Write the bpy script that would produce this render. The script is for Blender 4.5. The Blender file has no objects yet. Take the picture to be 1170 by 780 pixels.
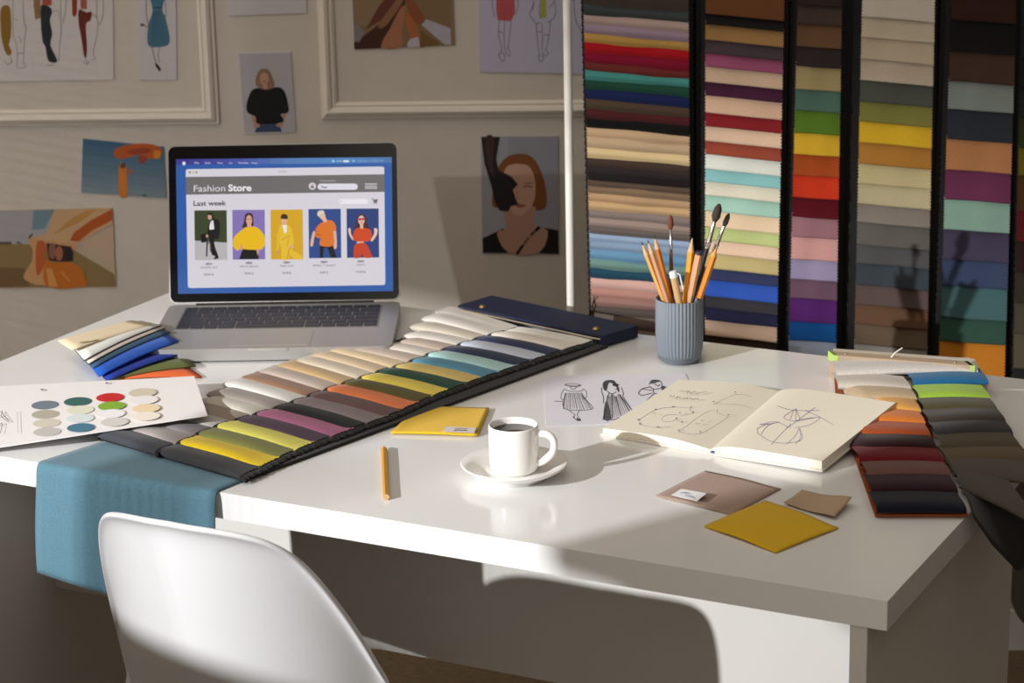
import bpy, bmesh, math, random
from mathutils import Vector, Matrix
random.seed(7)
SC = bpy.context.scene
COL = SC.collection
V = Vector
# ------------------------------------------------------------------ camera model (1170x780)
F = 2725.2426; PIT = 0.2776; ROLL = 0.0199; YAW = 0.05446
TZ = 0.74; CZ = TZ + 0.8818
CAM = V((0, 0, CZ))
M3 = Matrix.Rotation(YAW, 3, 'Z') @ Matrix.Rotation(math.pi/2 - PIT, 3, 'X') @ Matrix.Rotation(-ROLL, 3, 'Z')
def ray(x, y):
    return M3 @ V(((x-585)/F, -(y-390)/F, -1.0))
def at(x, y, z=TZ):
    r = ray(x, y); return CAM + r*((z-CZ)/r.z)
def aty(x, y, Y):
    r = ray(x, y); return CAM + r*(Y/r.y)
def onpl(x, y, P, n):
    r = ray(x, y); return CAM + r*((P-CAM).dot(n)/r.dot(n))
cam = bpy.data.cameras.new('camera'); camo = bpy.data.objects.new('camera', cam); COL.objects.link(camo)
camo.matrix_world = Matrix.Translation(CAM) @ M3.to_4x4()
cam.sensor_width = 36; cam.lens = F/1170*36; cam.clip_start = .05
cam.dof.use_dof = True; cam.dof.focus_distance = 2.72; cam.dof.aperture_fstop = 11
SC.camera = camo
# ------------------------------------------------------------------ materials
def lin(c):
    c = c/255.0
    return c/12.92 if c <= .04045 else ((c+.055)/1.055)**2.4
def L3(c, k=1.0):
    v = [lin(q) for q in c]; k = min(k, .90/max(max(v), 1e-4)); return tuple(q*k for q in v) + (1,)
MC = {}
def mat(c, rough=.6, kind='plain', k=1.0, metal=0, spec=.5):
    key = (tuple(c), rough, kind, k, metal, spec)
    if key in MC: return MC[key]
    m = bpy.data.materials.new('mat_%s_%d' % (kind, len(MC))); m.use_nodes = True
    nt = m.node_tree; b = nt.nodes['Principled BSDF']
    col = L3(c, k)
    b.inputs['Base Color'].default_value = col
    b.inputs['Roughness'].default_value = rough
    b.inputs['Metallic'].default_value = metal
    b.inputs['Specular IOR Level'].default_value = spec
    def node(t): return nt.nodes.new(t)
    if kind in ('fabric', 'coarse', 'carpet', 'wall', 'wood', 'paper', 'paint'):
        sc, amt, bump, dist = {'fabric': (900, .22, .25, .0006), 'coarse': (520, .25, .3, .0008), 'carpet': (160, .5, .8, .004),
                               'wall': (22, .06, .05, .002), 'wood': (30, .25, .1, .0005), 'paper': (300, .05, .06, .0004), 'paint': (6, .03, .0, .001)}[kind]
        tc = node('ShaderNodeTexCoord'); no = node('ShaderNodeTexNoise'); no.inputs['Scale'].default_value = sc
        no.inputs['Detail'].default_value = 3
        mp = node('ShaderNodeMapping'); nt.links.new(tc.outputs['Object'], mp.inputs['Vector'])
        if kind == 'wood': mp.inputs['Scale'].default_value = (1, 1, .12)
        if kind == 'carpet': mp.inputs['Scale'].default_value = (.35, 1.2, 1)
        nt.links.new(mp.outputs['Vector'], no.inputs['Vector'])
        mx = node('ShaderNodeMix'); mx.data_type = 'RGBA'
        nt.links.new(no.outputs['Fac'], mx.inputs['Factor'])
        mx.inputs['A'].default_value = tuple(v*(1-amt) for v in col[:3]) + (1,)
        mx.inputs['B'].default_value = tuple(min(v*(1+amt), .95) for v in col[:3]) + (1,)
        nt.links.new(mx.outputs['Result'], b.inputs['Base Color'])
        if bump:
            bp = node('ShaderNodeBump'); bp.inputs['Strength'].default_value = bump; bp.inputs['Distance'].default_value = dist
            nt.links.new(no.outputs['Fac'], bp.inputs['Height']); nt.links.new(bp.outputs['Normal'], b.inputs['Normal'])
    if kind in ('fabric', 'coarse'):
        b.inputs['Sheen Weight'].default_value = .12; b.inputs['Sheen Roughness'].default_value = .5
    if kind == 'emit':
        b.inputs['Base Color'].default_value = (0.01, .01, .01, 1)
        b.inputs['Emission Color'].default_value = col; b.inputs['Emission Strength'].default_value = .92
    MC[key] = m; return m
def fab(c, k=1.0): return mat(c, .9, 'fabric', k, 0, .15)
WHITE = mat((233, 233, 232), .14, 'paint')
BLACK = mat((16, 15, 15), .9, 'fabric')
# ------------------------------------------------------------------ object helpers
BASE = {}
def tag(o, label=None, cat=None, group=None, kind=None):
    if label: o['label'] = label
    if cat: o['category'] = cat
    if group: o['group'] = group
    if kind: o['kind'] = kind
    return o
def thing(name, loc, label, cat, group=None):
    o = bpy.data.objects.new(name, None); COL.objects.link(o); o.location = loc; o.empty_display_size = .02
    BASE[o.name] = V(loc); return tag(o, label, cat, group)
class MB:
    def __init__(s): s.v = []; s.f = []; s.mi = []; s.m = []; s.sm = []
    def slot(s, m):
        if m not in s.m: s.m.append(m)
        return s.m.index(m)
    def add(s, vs, fs, m, smooth=False):
        o = len(s.v); s.v += [V(p) for p in vs]; i = s.slot(m)
        for f in fs: s.f.append([o+k for k in f]); s.mi.append(i); s.sm.append(smooth)
        return s
    def prism(s, pts, ext, m, mside=None):          # polygon extruded by vector
        n = len(pts); ext = V(ext); pts = [V(p) for p in pts]
        s.add(pts + [p+ext for p in pts], [list(range(n))[::-1], list(range(n, 2*n))], m)
        s.add(pts + [p+ext for p in pts], [[i, (i+1) % n, n+(i+1) % n, n+i] for i in range(n)], mside or m)
        return s
    def box(s, o, a, b, c, m):                      # corner + three edge vectors
        o, a, b, c = V(o), V(a), V(b), V(c)
        return s.prism([o, o+a, o+a+b, o+b], c, m)
    def grid(s, fn, nu, nv, m, smooth=True, closeu=False):
        vs = [fn(i/nu, j/nv) for j in range(nv+1) for i in range(nu + (0 if closeu else 1))]
        w = nu if closeu else nu+1
        fs = [[j*w+i, j*w+(i+1) % w, (j+1)*w+(i+1) % w, (j+1)*w+i] for j in range(nv) for i in range(nu)]
        return s.add(vs, fs, m, smooth)
    def lathe(s, c, prof, m, seg=48, smooth=True):
        c = V(c); n = len(prof)
        return s.grid(lambda u, t: c + V((prof[round(t*(n-1))][0]*math.cos(u*2*math.pi), prof[round(t*(n-1))][0]*math.sin(u*2*math.pi), prof[round(t*(n-1))][1])), seg, n-1, m, smooth, True)
    def tube(s, pts, rad, m, seg=12, caps=True, smooth=True):
        pts = [V(p) for p in pts]; n = len(pts)
        if not hasattr(rad, '__len__'): rad = [rad]*n
        ref = None; rings = []
        for i, p in enumerate(pts):
            d = (pts[min(i+1, n-1)] - pts[max(i-1, 0)]).normalized()
            if ref is None:
                ref = d.orthogonal().normalized()
            ref = (ref - d*ref.dot(d)).normalized(); q = d.cross(ref)
            rings += [p + (ref*math.cos(2*math.pi*k/seg) + q*math.sin(2*math.pi*k/seg))*rad[i] for k in range(seg)]
        fs = [[i*seg+k, i*seg+(k+1) % seg, (i+1)*seg+(k+1) % seg, (i+1)*seg+k] for i in range(n-1) for k in range(seg)]
        s.add(rings, fs, m, smooth)
        if caps:
            s.add(rings[:seg], [list(range(seg))[::-1]], m); s.add(rings[-seg:], [list(range(seg))], m)
        return s
    def build(s, name, parent=None, loc=None, bevel=0, merge=False, solid=0, autos=None):
        me = bpy.data.meshes.new(name)
        if parent is not None:
            base = BASE[parent.name]
        else:
            if loc is None:
                xs = [p.x for p in s.v]; ys = [p.y for p in s.v]
                loc = ((min(xs)+max(xs))/2, (min(ys)+max(ys))/2, min(p.z for p in s.v))
            base = V(loc)
        me.from_pydata([tuple(p-base) for p in s.v], [], s.f)
        for m in s.m: me.materials.append(m)
        for p, i, k in zip(me.polygons, s.mi, s.sm): p.material_index = i; p.use_smooth = k
        if merge:
            bm = bmesh.new(); bm.from_mesh(me); bmesh.ops.remove_doubles(bm, verts=bm.verts, dist=1e-5)
            bmesh.ops.recalc_face_normals(bm, faces=bm.faces); bm.to_mesh(me); bm.free()
        me.update()
        o = bpy.data.objects.new(name, me); COL.objects.link(o)
        if parent is not None: o.parent = parent
        else: o.location = base
        BASE[o.name] = base
        if solid:
            md = o.modifiers.new('solid', 'SOLIDIFY'); md.thickness = solid; md.offset = 0
        if bevel:
            md = o.modifiers.new('bevel', 'BEVEL'); md.width = bevel; md.segments = 3; md.limit_method = 'ANGLE'; md.angle_limit = .7
        return o
def lerp(a, b, t): return a + (b-a)*t
def interp(anchors, i):
    for (i0, p0), (i1, p1) in zip(anchors, anchors[1:]):
        if i <= i1 or (i1, p1) == anchors[-1]:
            t = (i-i0)/(i1-i0); return (p0[0]+(p1[0]-p0[0])*t, p0[1]+(p1[1]-p0[1])*t)
def cat(pts, n=6, closed=True):                    # Catmull-Rom
    out = []; N = len(pts)
    rng = range(N) if closed else range(N-1)
    for i in rng:
        g = (lambda k: pts[k % N]) if closed else (lambda k: pts[min(max(k, 0), N-1)])
        p0, p1, p2, p3 = g(i-1), g(i), g(i+1), g(i+2)
        for k in range(n):
            t = k/n
            out.append(tuple(.5*(2*p1[d] + (p2[d]-p0[d])*t + (2*p0[d]-5*p1[d]+4*p2[d]-p3[d])*t*t + (3*p1[d]-p0[d]-3*p2[d]+p3[d])*t**3) for d in range(2)))
    if not closed: out.append(tuple(pts[-1]))
    return out
def text_geo(txt, bold=0.0):
    cu = bpy.data.curves.new('t', 'FONT'); cu.body = txt; cu.size = 1; cu.offset = bold; cu.resolution_u = 3
    o = bpy.data.objects.new('t', cu); COL.objects.link(o)
    dg = bpy.context.evaluated_depsgraph_get(); me = o.evaluated_get(dg).to_mesh()
    vs = [(v.co.x, v.co.y) for v in me.vertices]; fs = [list(p.vertices) for p in me.polygons]
    o.evaluated_get(dg).to_mesh_clear(); bpy.data.objects.remove(o); bpy.data.curves.remove(cu)
    return vs, fs
class Art:                                          # flat picture: pixel shapes laid on a real surface
    def __init__(s, mb, fn, nrm, eps=.00012, x0=0, y0=0, sc=1.0, matk=None):
        s.mb, s.fn, s.n, s.eps, s.k = mb, fn, V(nrm), eps, 1
        s.x0, s.y0, s.sc = x0, y0, sc; s.mk = matk or (lambda c: mat(c, .7, 'plain', 1, 0, .2))
    def P(s, x, y): return V(s.fn(s.x0 + x/s.sc, s.y0 + y/s.sc)) + s.n*(s.eps*s.k)
    def frame(s, x0, y0, sc): s.x0, s.y0, s.sc = x0, y0, sc; return s
    def poly(s, pts, c, smooth=0):
        if smooth: pts = cat(pts, smooth)
        s.k += 1; ps = [s.P(*p) for p in pts]; f = list(range(len(ps)))
        a = V((0, 0, 0))
        for i in range(len(ps)): a += ps[i].cross(ps[(i+1) % len(ps)])
        if a.dot(s.n) < 0: f.reverse()
        s.mb.add(ps, [f], s.mk(c)); return s
    def rect(s, x, y, w, h, c, r=0):
        if not r: return s.poly([(x, y), (x+w, y), (x+w, y+h), (x, y+h)], c)
        pts = []
        for cx, cy, a0 in ((x+w-r, y+r, -90), (x+w-r, y+h-r, 0), (x+r, y+h-r, 90), (x+r, y+r, 180)):
            for k in range(5):
                a = math.radians(a0+k*22.5); pts.append((cx+r*math.cos(a), cy+r*math.sin(a)))
        return s.poly(pts, c)
    def ell(s, x, y, rx, ry, c, rot=0, n=24):
        cr, sr = math.cos(rot), math.sin(rot)
        return s.poly([(x + rx*math.cos(a)*cr - ry*math.sin(a)*sr, y + rx*math.cos(a)*sr + ry*math.sin(a)*cr) for a in [2*math.pi*k/n for k in range(n)]], c)
    def line(s, pts, w, c, smooth=0, keep=False):
        if smooth: pts = cat(pts, smooth, False)
        if getattr(s, 'sub', 0):
            q = [pts[0]]
            for a, b in zip(pts, pts[1:]):
                n = max(1, int(math.hypot(b[0]-a[0], b[1]-a[1])/s.sub))
                q += [(lerp(a[0], b[0], k/n), lerp(a[1], b[1], k/n)) for k in range(1, n+1)]
            pts = q
        if not keep and not getattr(s, 'flat', 0): s.k += 1
        for (ax, ay), (bx, by) in zip(pts, pts[1:]):
            dx, dy = bx-ax, by-ay; l = math.hypot(dx, dy)
            if l < 1e-6: continue
            nx, ny = -dy/l*w/2, dx/l*w/2; ex, ey = dx/l*w*.3, dy/l*w*.3
            q = [s.P(ax+nx-ex, ay+ny-ey), s.P(bx+nx+ex, by+ny+ey), s.P(bx-nx+ex, by-ny+ey), s.P(ax-nx-ex, ay-ny-ey)]
            if (q[1]-q[0]).cross(q[3]-q[0]).dot(s.n) < 0: q.reverse()
            s.mb.add(q, [[0, 1, 2, 3]], s.mk(c))
        return s
    def text(s, txt, x, y, h, c, bold=0, width=None, center=False, slope=0):
        vs, fs = text_geo(txt, bold)
        w = max(v[0] for v in vs); mn = min(v[0] for v in vs)
        kx = h/.72 if width is None else width/(w-mn); ky = h/.72
        ox = x - (w-mn)*kx/2 if center else x
        s.k += 1
        s.mb.add([s.P(ox+(v[0]-mn)*kx, y - v[1]*ky + slope*((v[0]-mn)*kx)) for v in vs], fs, s.mk(c)); return s
# ------------------------------------------------------------------ light, sky
AZ = V((.711, .703, 0)); NU = V((-.703, .711, 0))
LA, LU, LZ = -1.4, 2.12, 1.82                       # unseen low spot lamp behind the added gobo, left of the camera
lampp = AZ*LA + NU*LU + V((0, 0, LZ))
key = bpy.data.lights.new('key_spot', 'SPOT'); keyo = bpy.data.objects.new('key_spot', key); COL.objects.link(keyo)
keyo.location = lampp
keyo.rotation_euler = (AZ + NU*.08 + V((0, 0, -.36))).to_track_quat('-Z', 'Y').to_euler()
key.energy = 600; key.shadow_soft_size = .022; key.color = (.985, .99, 1); key.spot_size = math.radians(56); key.spot_blend = .6
w = bpy.data.worlds.new('world'); SC.world = w; w.use_nodes = True; nt = w.node_tree
bg = nt.nodes['Background']; tc = nt.nodes.new('ShaderNodeTexCoord'); vm = nt.nodes.new('ShaderNodeVectorMath'); vm.operation = 'DOT_PRODUCT'
vm.inputs[1].default_value = V((-.70, -.55, .58)).normalized()
cr = nt.nodes.new('ShaderNodeValToRGB'); mr = nt.nodes.new('ShaderNodeMapRange')
mr.inputs['From Min'].default_value = -1; nt.links.new(tc.outputs['Generated'], vm.inputs[0]); nt.links.new(vm.outputs['Value'], mr.inputs['Value'])
nt.links.new(mr.outputs[0], cr.inputs[0]); nt.links.new(cr.outputs[0], bg.inputs[0])
e = cr.color_ramp.elements; e[0].position = .40; e[0].color = (.014, .012, .009, 1); e[1].position = 1; e[1].color = (1.36, 1.22, 1.06, 1)
x = cr.color_ramp.elements.new(.6); x.color = (.215, .19, .16, 1)
bg.inputs[1].default_value = 1.0
SC.view_settings.view_transform = 'Standard'; SC.view_settings.look = 'None'; SC.view_settings.gamma = 1; SC.view_settings.exposure = 0
SC.view_settings.use_curve_mapping = False
# ------------------------------------------------------------------ room
YW = 3.78
MB().box((-3.2, -1.5, -.05), (6.4, 0, 0), (0, YW+1.5, 0), (0, 0, .05), mat((118, 98, 74), .95, 'carpet')).build('floor')['kind'] = 'structure'
WALLM = mat((190, 181, 169), .85, 'wall')
MB().box((-3.2, YW, 0), (6.4, 0, 0), (0, .1, 0), (0, 0, 2.6), WALLM).build('wall_back')['kind'] = 'structure'
MB().box((1.25, -.6, 0), (.1, 0, 0), (0, YW+.6, 0), (0, 0, 2.6), mat((96, 90, 82), .85, 'wall')).build('shade_wall_right')['kind'] = 'structure'  # unseen dark wall added to block ambient light from the right
MB().box((-3.2, YW-.012, 0), (6.4, 0, 0), (0, .012, 0), (0, 0, .07), WHITE).build('baseboard_back', bevel=.004)['kind'] = 'structure'
def moulding(name, x0, z0, x1, z1):
    prof = [(0, 0), (0, .005), (.004, .006), (.006, .010), (.011, .013), (.016, .011), (.019, .006), (.022, .007), (.026, .004), (.026, 0)]
    mb = MB(); vs = []
    for d, h in prof:
        vs += [V((x0+d, YW-h, z0+d)), V((x1-d, YW-h, z0+d)), V((x1-d, YW-h, z1-d)), V((x0+d, YW-h, z1-d))]
    fs = [[i*4+k, i*4+(k+1) % 4, (i+1)*4+(k+1) % 4, (i+1)*4+k] for i in range(len(prof)-1) for k in range(4)]
    mb.add(vs, fs, mat((206, 197, 184), .5, 'paint')); o = mb.build(name); o['kind'] = 'structure'
a = aty(251, 141, YW); moulding('trim_1', -1.9, a.z, a.x, 2.2)
a = aty(368, 135, YW); moulding('trim_2', a.x, a.z, 1.6, 2.2)
# gobo added left of the camera, out of view: its openings shape the light
A0 = .15
def wcell(mb, u0, u1, h0, h1, m, th=.02):
    o = AZ*A0 + NU*u0; o.z = h0
    mb.box(o, NU*(u1-u0), -AZ*th, (0, 0, h1-h0), m)
OPEN = [(1.868, 2.2, 1.128, 1.246), (1.908, 2.2, 1.246, 1.58), (2.2, 3.2, 1.125, 1.58)]
us = sorted({.9, 3.7} | {v for o in OPEN for v in o[:2]}); hs = sorted({0, 2.4} | {v for o in OPEN for v in o[2:4]})
mb = MB()
for u0, u1 in zip(us, us[1:]):
    for h0, h1 in zip(hs, hs[1:]):
        uc, hc = (u0+u1)/2, (h0+h1)/2
        if not any(o[0] < uc < o[1] and o[2] < hc < o[3] for o in OPEN): wcell(mb, u0, u1, h0, h1, WALLM)
mb.build('gobo_left')['kind'] = 'structure'
mb = MB()                                            # fine bars added to the gobo to part-shade the cloth and desk
for q in range(20):
    c0 = 2.043 + q*.008
    wcell(mb, c0, c0 + .008*(.12 + .024*q if q < 10 else .55), 1.12, 1.262, WHITE, .002)
    if q >= 10: wcell(mb, c0, c0 + .008*.84, 1.262, 1.37, WHITE, .002)
mb.build('gobo_bars')['kind'] = 'structure'
mb = MB(); h = 1.45                                 # slats added across the openings to dim light on wall and hanging books
for cl in (.25, .45, .62, .78, .88, .92, .95):
    wcell(mb, 1.86, 2.285, h, h+.021*cl, WHITE, .002); h += .021
for u0, u1, h in ((2.285, 2.55, 1.328), (2.55, 3.22, 1.19)):
    while h < 1.585:
        cl = (.80 if u0 < 2.5 else .72) + .14*max(0, (h-1.34)/.24)
        wcell(mb, u0, u1, h, h+.0085*cl, WHITE, .001); h += .0085
mb.build('gobo_slats')['kind'] = 'structure'
# ------------------------------------------------------------------ desk
TH = -.42386
FR = V((.241, 2.167, 0)); EX = V((math.cos(TH), math.sin(TH), 0)); EY = V((-math.sin(TH), math.cos(TH), 0))
W, D = 1.336, .7735
def T(a, b, z=TZ): p = FR + EX*a + EY*b; p.z = z; return p
def atb(x, y, B): return onpl(x, y, T(0, B), EY)
def ata(x, y, A): return onpl(x, y, T(A, 0), EX)
desk = thing('desk', T(-W/2, D/2, 0), 'large white desk covered with fabric samples and a laptop', 'desk')
MB().box(T(-W, 0, TZ-.031), EX*W, EY*D, (0, 0, .031), WHITE).build('desk_top', desk, bevel=.0012)
LEGM = mat((212, 209, 204), .45, 'paint')
for a in (-.038, -W+.02):
    MB().box(T(a, .001, 0), EX*.018, EY*.529, (0, 0, TZ-.0315), LEGM).build('side_panel', desk, bevel=.0008)
MB().box(T(-W+.038, .35, .413), EX*(W-.076), EY*.016, (0, 0, TZ-.0315-.413), LEGM).build('modesty_panel', desk, bevel=.0008)
# ------------------------------------------------------------------ teal cloth over the front edge
def cloth():
    pL = [at(120, 492, TZ+.0012), T(-1.02, .012, TZ+.0014)]
    mb = MB(); m = mat((80, 118, 134), .92, 'coarse')
    aL0, aR0 = -1.022, -.775                      # along the desk edge
    def f(u, v):                                  # v 0 back on the desk .. 1 hanging hem
        s = v*.36
        aa = lerp(aL0 - .0, aR0, u)
        if s < .20:                                # lying flat
            bk = .20 - s
            skew = lerp(.05, .03, u)*bk/.20
            z = TZ + .0016; b = bk
            aa += skew
        elif s < .225:                             # bend
            t = (s-.20)/.025*math.pi/2; b = -.0065*math.sin(t)*1.2 - .001; z = TZ + .0016 - .016*(1-math.cos(t))
        else:
            h = s-.225; hang = h*lerp(.84, 1.12, u)
            b = -.0088 - .012*math.sin(min(h/.135, 1)*1.6)*(.6+.4*math.cos(u*5)); z = TZ - .0144 - hang
        return T(aa, b, z)
    mb.grid(f, 24, 60, m)
    return tag(mb.build('fabric_cloth', solid=.0016), 'teal woven cloth hanging over the front edge of the desk behind the chair', 'cloth')
cloth()
# ------------------------------------------------------------------ shingled swatches
def zig(n, amp): return [amp*(1 if k % 2 else -1) for k in range(n+1)]
def shingle(mb, Pl, Pr, back, col, nose=.013, nu=18, tipL=True, dropR=.5, lining=True, ext=.004, pinkL=.0, pinkR=.0012, sag=.0, tip0=.35, tipb=.3):
    Pl, Pr, back = V(Pl), V(Pr), V(back)
    prof = cat([(.10, .06), (-.02, .30), (-.05, .62), (-.01, .88), (.09, 1.0), (.22, 1.0), (.42, .86), (.65, .62), (1.0, .30)], 3, False)
    w = (Pr-Pl).normalized(); n = len(prof)
    def f(u, j, out=0.0, dz=0.0, amp=None):
        s, h = prof[j]
        hh = 1.0
        if tipL: hh *= min(1, tip0 + (1-tip0)*math.sin(min(max(u, 0)/.22, 1)*math.pi/2))
        hh *= 1 - dropR*max(0, (u-.5)/.5)**1.8
        p = Pl.lerp(Pr, u) + back*s
        if tipL and u < .16: p += back*(tipb*(1-u/.16)**2)*max(0, .6-s)
        e = 0
        if u == 0: e = -(pinkL if j % 2 else -pinkL)
        if u == 1: e = (pinkR if j % 2 else -pinkR)
        if out: e = out + (.0016 if j % 4 < 2 else -.0012)
        p = p + w*e
        p.z += nose*h*hh + sag*math.sin(u*math.pi) + dz
        return p
    vs = [f(i/nu, j) for j in range(n) for i in range(nu+1)]
    fs = [[j*(nu+1)+i, j*(nu+1)+i+1, (j+1)*(nu+1)+i+1, (j+1)*(nu+1)+i] for j in range(n-1) for i in range(nu)]
    mb.add(vs, fs, col, True)
    if lining:                                     # black pinked lining showing past the end
        vs = []
        for j in range(n):
            vs += [f(.9, j, 0, -.0012), f(1, j, 0, -.0010), f(1, j, ext*.6, -.0010 - ext*.10), f(1, j, ext, -.0012 - ext*.25)]
        fs = [[j*4+i, j*4+i+1, (j+1)*4+i+1, (j+1)*4+i] for j in range(n-1) for i in range(3)]
        mb.add(vs, fs, BLACK, False)
NAVY = mat((26, 34, 64), .5, 'plain', 1, 0, .3)
def long_book():
    RC = [(52, 52, 54), (246, 205, 40), (122, 124, 70), (236, 226, 110), (82, 66, 82), (176, 112, 146), (40, 42, 42), (136, 124, 126), (104, 80, 80),
          (238, 132, 84), (92, 84, 46), (246, 216, 96), (38, 72, 58), (206, 184, 112), (84, 136, 162), (166, 202, 202), (44, 50, 74), (184, 192, 206), (46, 52, 80), (216, 208, 196), (226, 220, 208)]
    LC = [(74, 76, 84), (186, 176, 174), (150, 144, 148), (222, 220, 216), (186, 170, 158), (232, 226, 212), (172, 162, 154), (240, 238, 232), (164, 124, 96),
          (212, 194, 180), (216, 182, 132), (236, 222, 198), (226, 202, 168), (246, 222, 180), (220, 202, 186), (240, 230, 218), (218, 198, 182), (246, 240, 230), (232, 222, 204), (246, 240, 230), (238, 232, 220)]
    Ra = list(enumerate([(275, 548), (296, 538), (317, 527), (337, 518.5), (357, 510), (378, 503), (398, 495), (418, 488), (438, 480.5), (457, 472.5), (475, 464), (494, 456), (513, 449), (532, 441.5), (550, 435), (569, 428.5), (588, 422), (606, 415.5), (624, 409.5), (641, 404), (659, 398)], 1))
    Ma = list(enumerate([(178, 522), (201, 513), (222, 503), (243, 494), (266, 487), (288, 480), (311, 473), (330, 466), (349, 459), (369, 452), (389, 445), (408, 438.5), (428, 431.5), (447, 426), (466, 419), (484, 412), (503, 406), (521, 400), (539, 394), (556, 389), (573, 383)], 1))
    La = list(enumerate([(103, 500), (128, 494), (154, 488), (180, 482), (205, 474), (222, 465), (232, 456), (250, 444), (270, 438), (291, 431), (312, 424), (331, 419), (351, 412), (368, 408), (394, 407), (428, 404), (450, 398), (455, 390), (463, 379), (478, 369), (494, 360)], 1))
    root = thing('fabric_swatch_book', at(400, 470), 'long navy sample book unrolled across the desk with two rows of overlapping swatches', 'swatch book')
    zt = TZ + .0045
    # black backing strip
    mb = MB(); r0, r1 = at(277, 551, TZ+.001), at(694, 397, TZ+.001); l0, l1 = at(112, 503, TZ+.001), at(530, 366, TZ+.001)
    mb.prism([l0, r0, r1, l1], (0, 0, .0035), BLACK); mb.build('backing_strip', root)
    for i in range(21, 0, -1):
        R, M, L = (at(*interp(q, i), zt) for q in (Ra, Ma, La))
        nxt = at(*interp(Ra, min(i+1, 21)), zt); prv = at(*interp(Ra, max(i-1, 1)), zt)
        ax = (nxt-prv)/(2 if 1 < i < 21 else 1); ax.z = 0
        back = ax.normalized()*(.042 if i < 21 else .034)
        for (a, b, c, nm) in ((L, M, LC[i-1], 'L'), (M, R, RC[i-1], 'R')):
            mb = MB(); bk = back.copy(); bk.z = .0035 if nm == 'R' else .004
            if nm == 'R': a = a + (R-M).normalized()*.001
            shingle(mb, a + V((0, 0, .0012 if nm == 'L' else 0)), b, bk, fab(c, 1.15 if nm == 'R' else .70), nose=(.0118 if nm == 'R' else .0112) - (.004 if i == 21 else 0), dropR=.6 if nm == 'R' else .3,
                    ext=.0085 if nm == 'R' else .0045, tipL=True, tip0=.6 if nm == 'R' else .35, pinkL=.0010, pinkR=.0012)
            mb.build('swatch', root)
    # navy cover with two brass studs
    zc = TZ + .0150
    cs = [at(523, 351, zc), at(562, 339.5, zc), at(729, 374, zc), at(689, 386, zc)]
    mb = MB(); mb.prism(cs, (0, 0, .0028), NAVY)
    mb.prism([lerp(cs[3], cs[0], 0.0), lerp(cs[3], cs[0], .03), lerp(cs[2], cs[1], .03), cs[2]], (0, 0, -.012), NAVY)
    mb.prism([cs[1], cs[2], lerp(cs[2], cs[3], .12), lerp(cs[1], cs[0], .12)], (0, 0, -.0135), NAVY)
    mb.build('cover', root, bevel=.0008)
    brass = mat((190, 160, 100), .3, 'plain', 1, .9)
    for q in ((551, 350.5), (681, 375.5)):
        MB().lathe(at(*q, zc+.0028), [(0.0001, .0028), (.0028, .0026), (.0042, .0012), (.0048, 0)], brass, 20).build('brass_stud', root)
    # metal rail under the cover's front edge
    MB().tube([lerp(cs[0], cs[3], .04) + V((0, 0, -.003)), lerp(cs[0], cs[3], .985) + V((0, 0, -.003))], .0016, mat((190, 180, 165), .3, 'plain', 1, .9), 8).build('binding_rail', root)
long_book()
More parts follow.
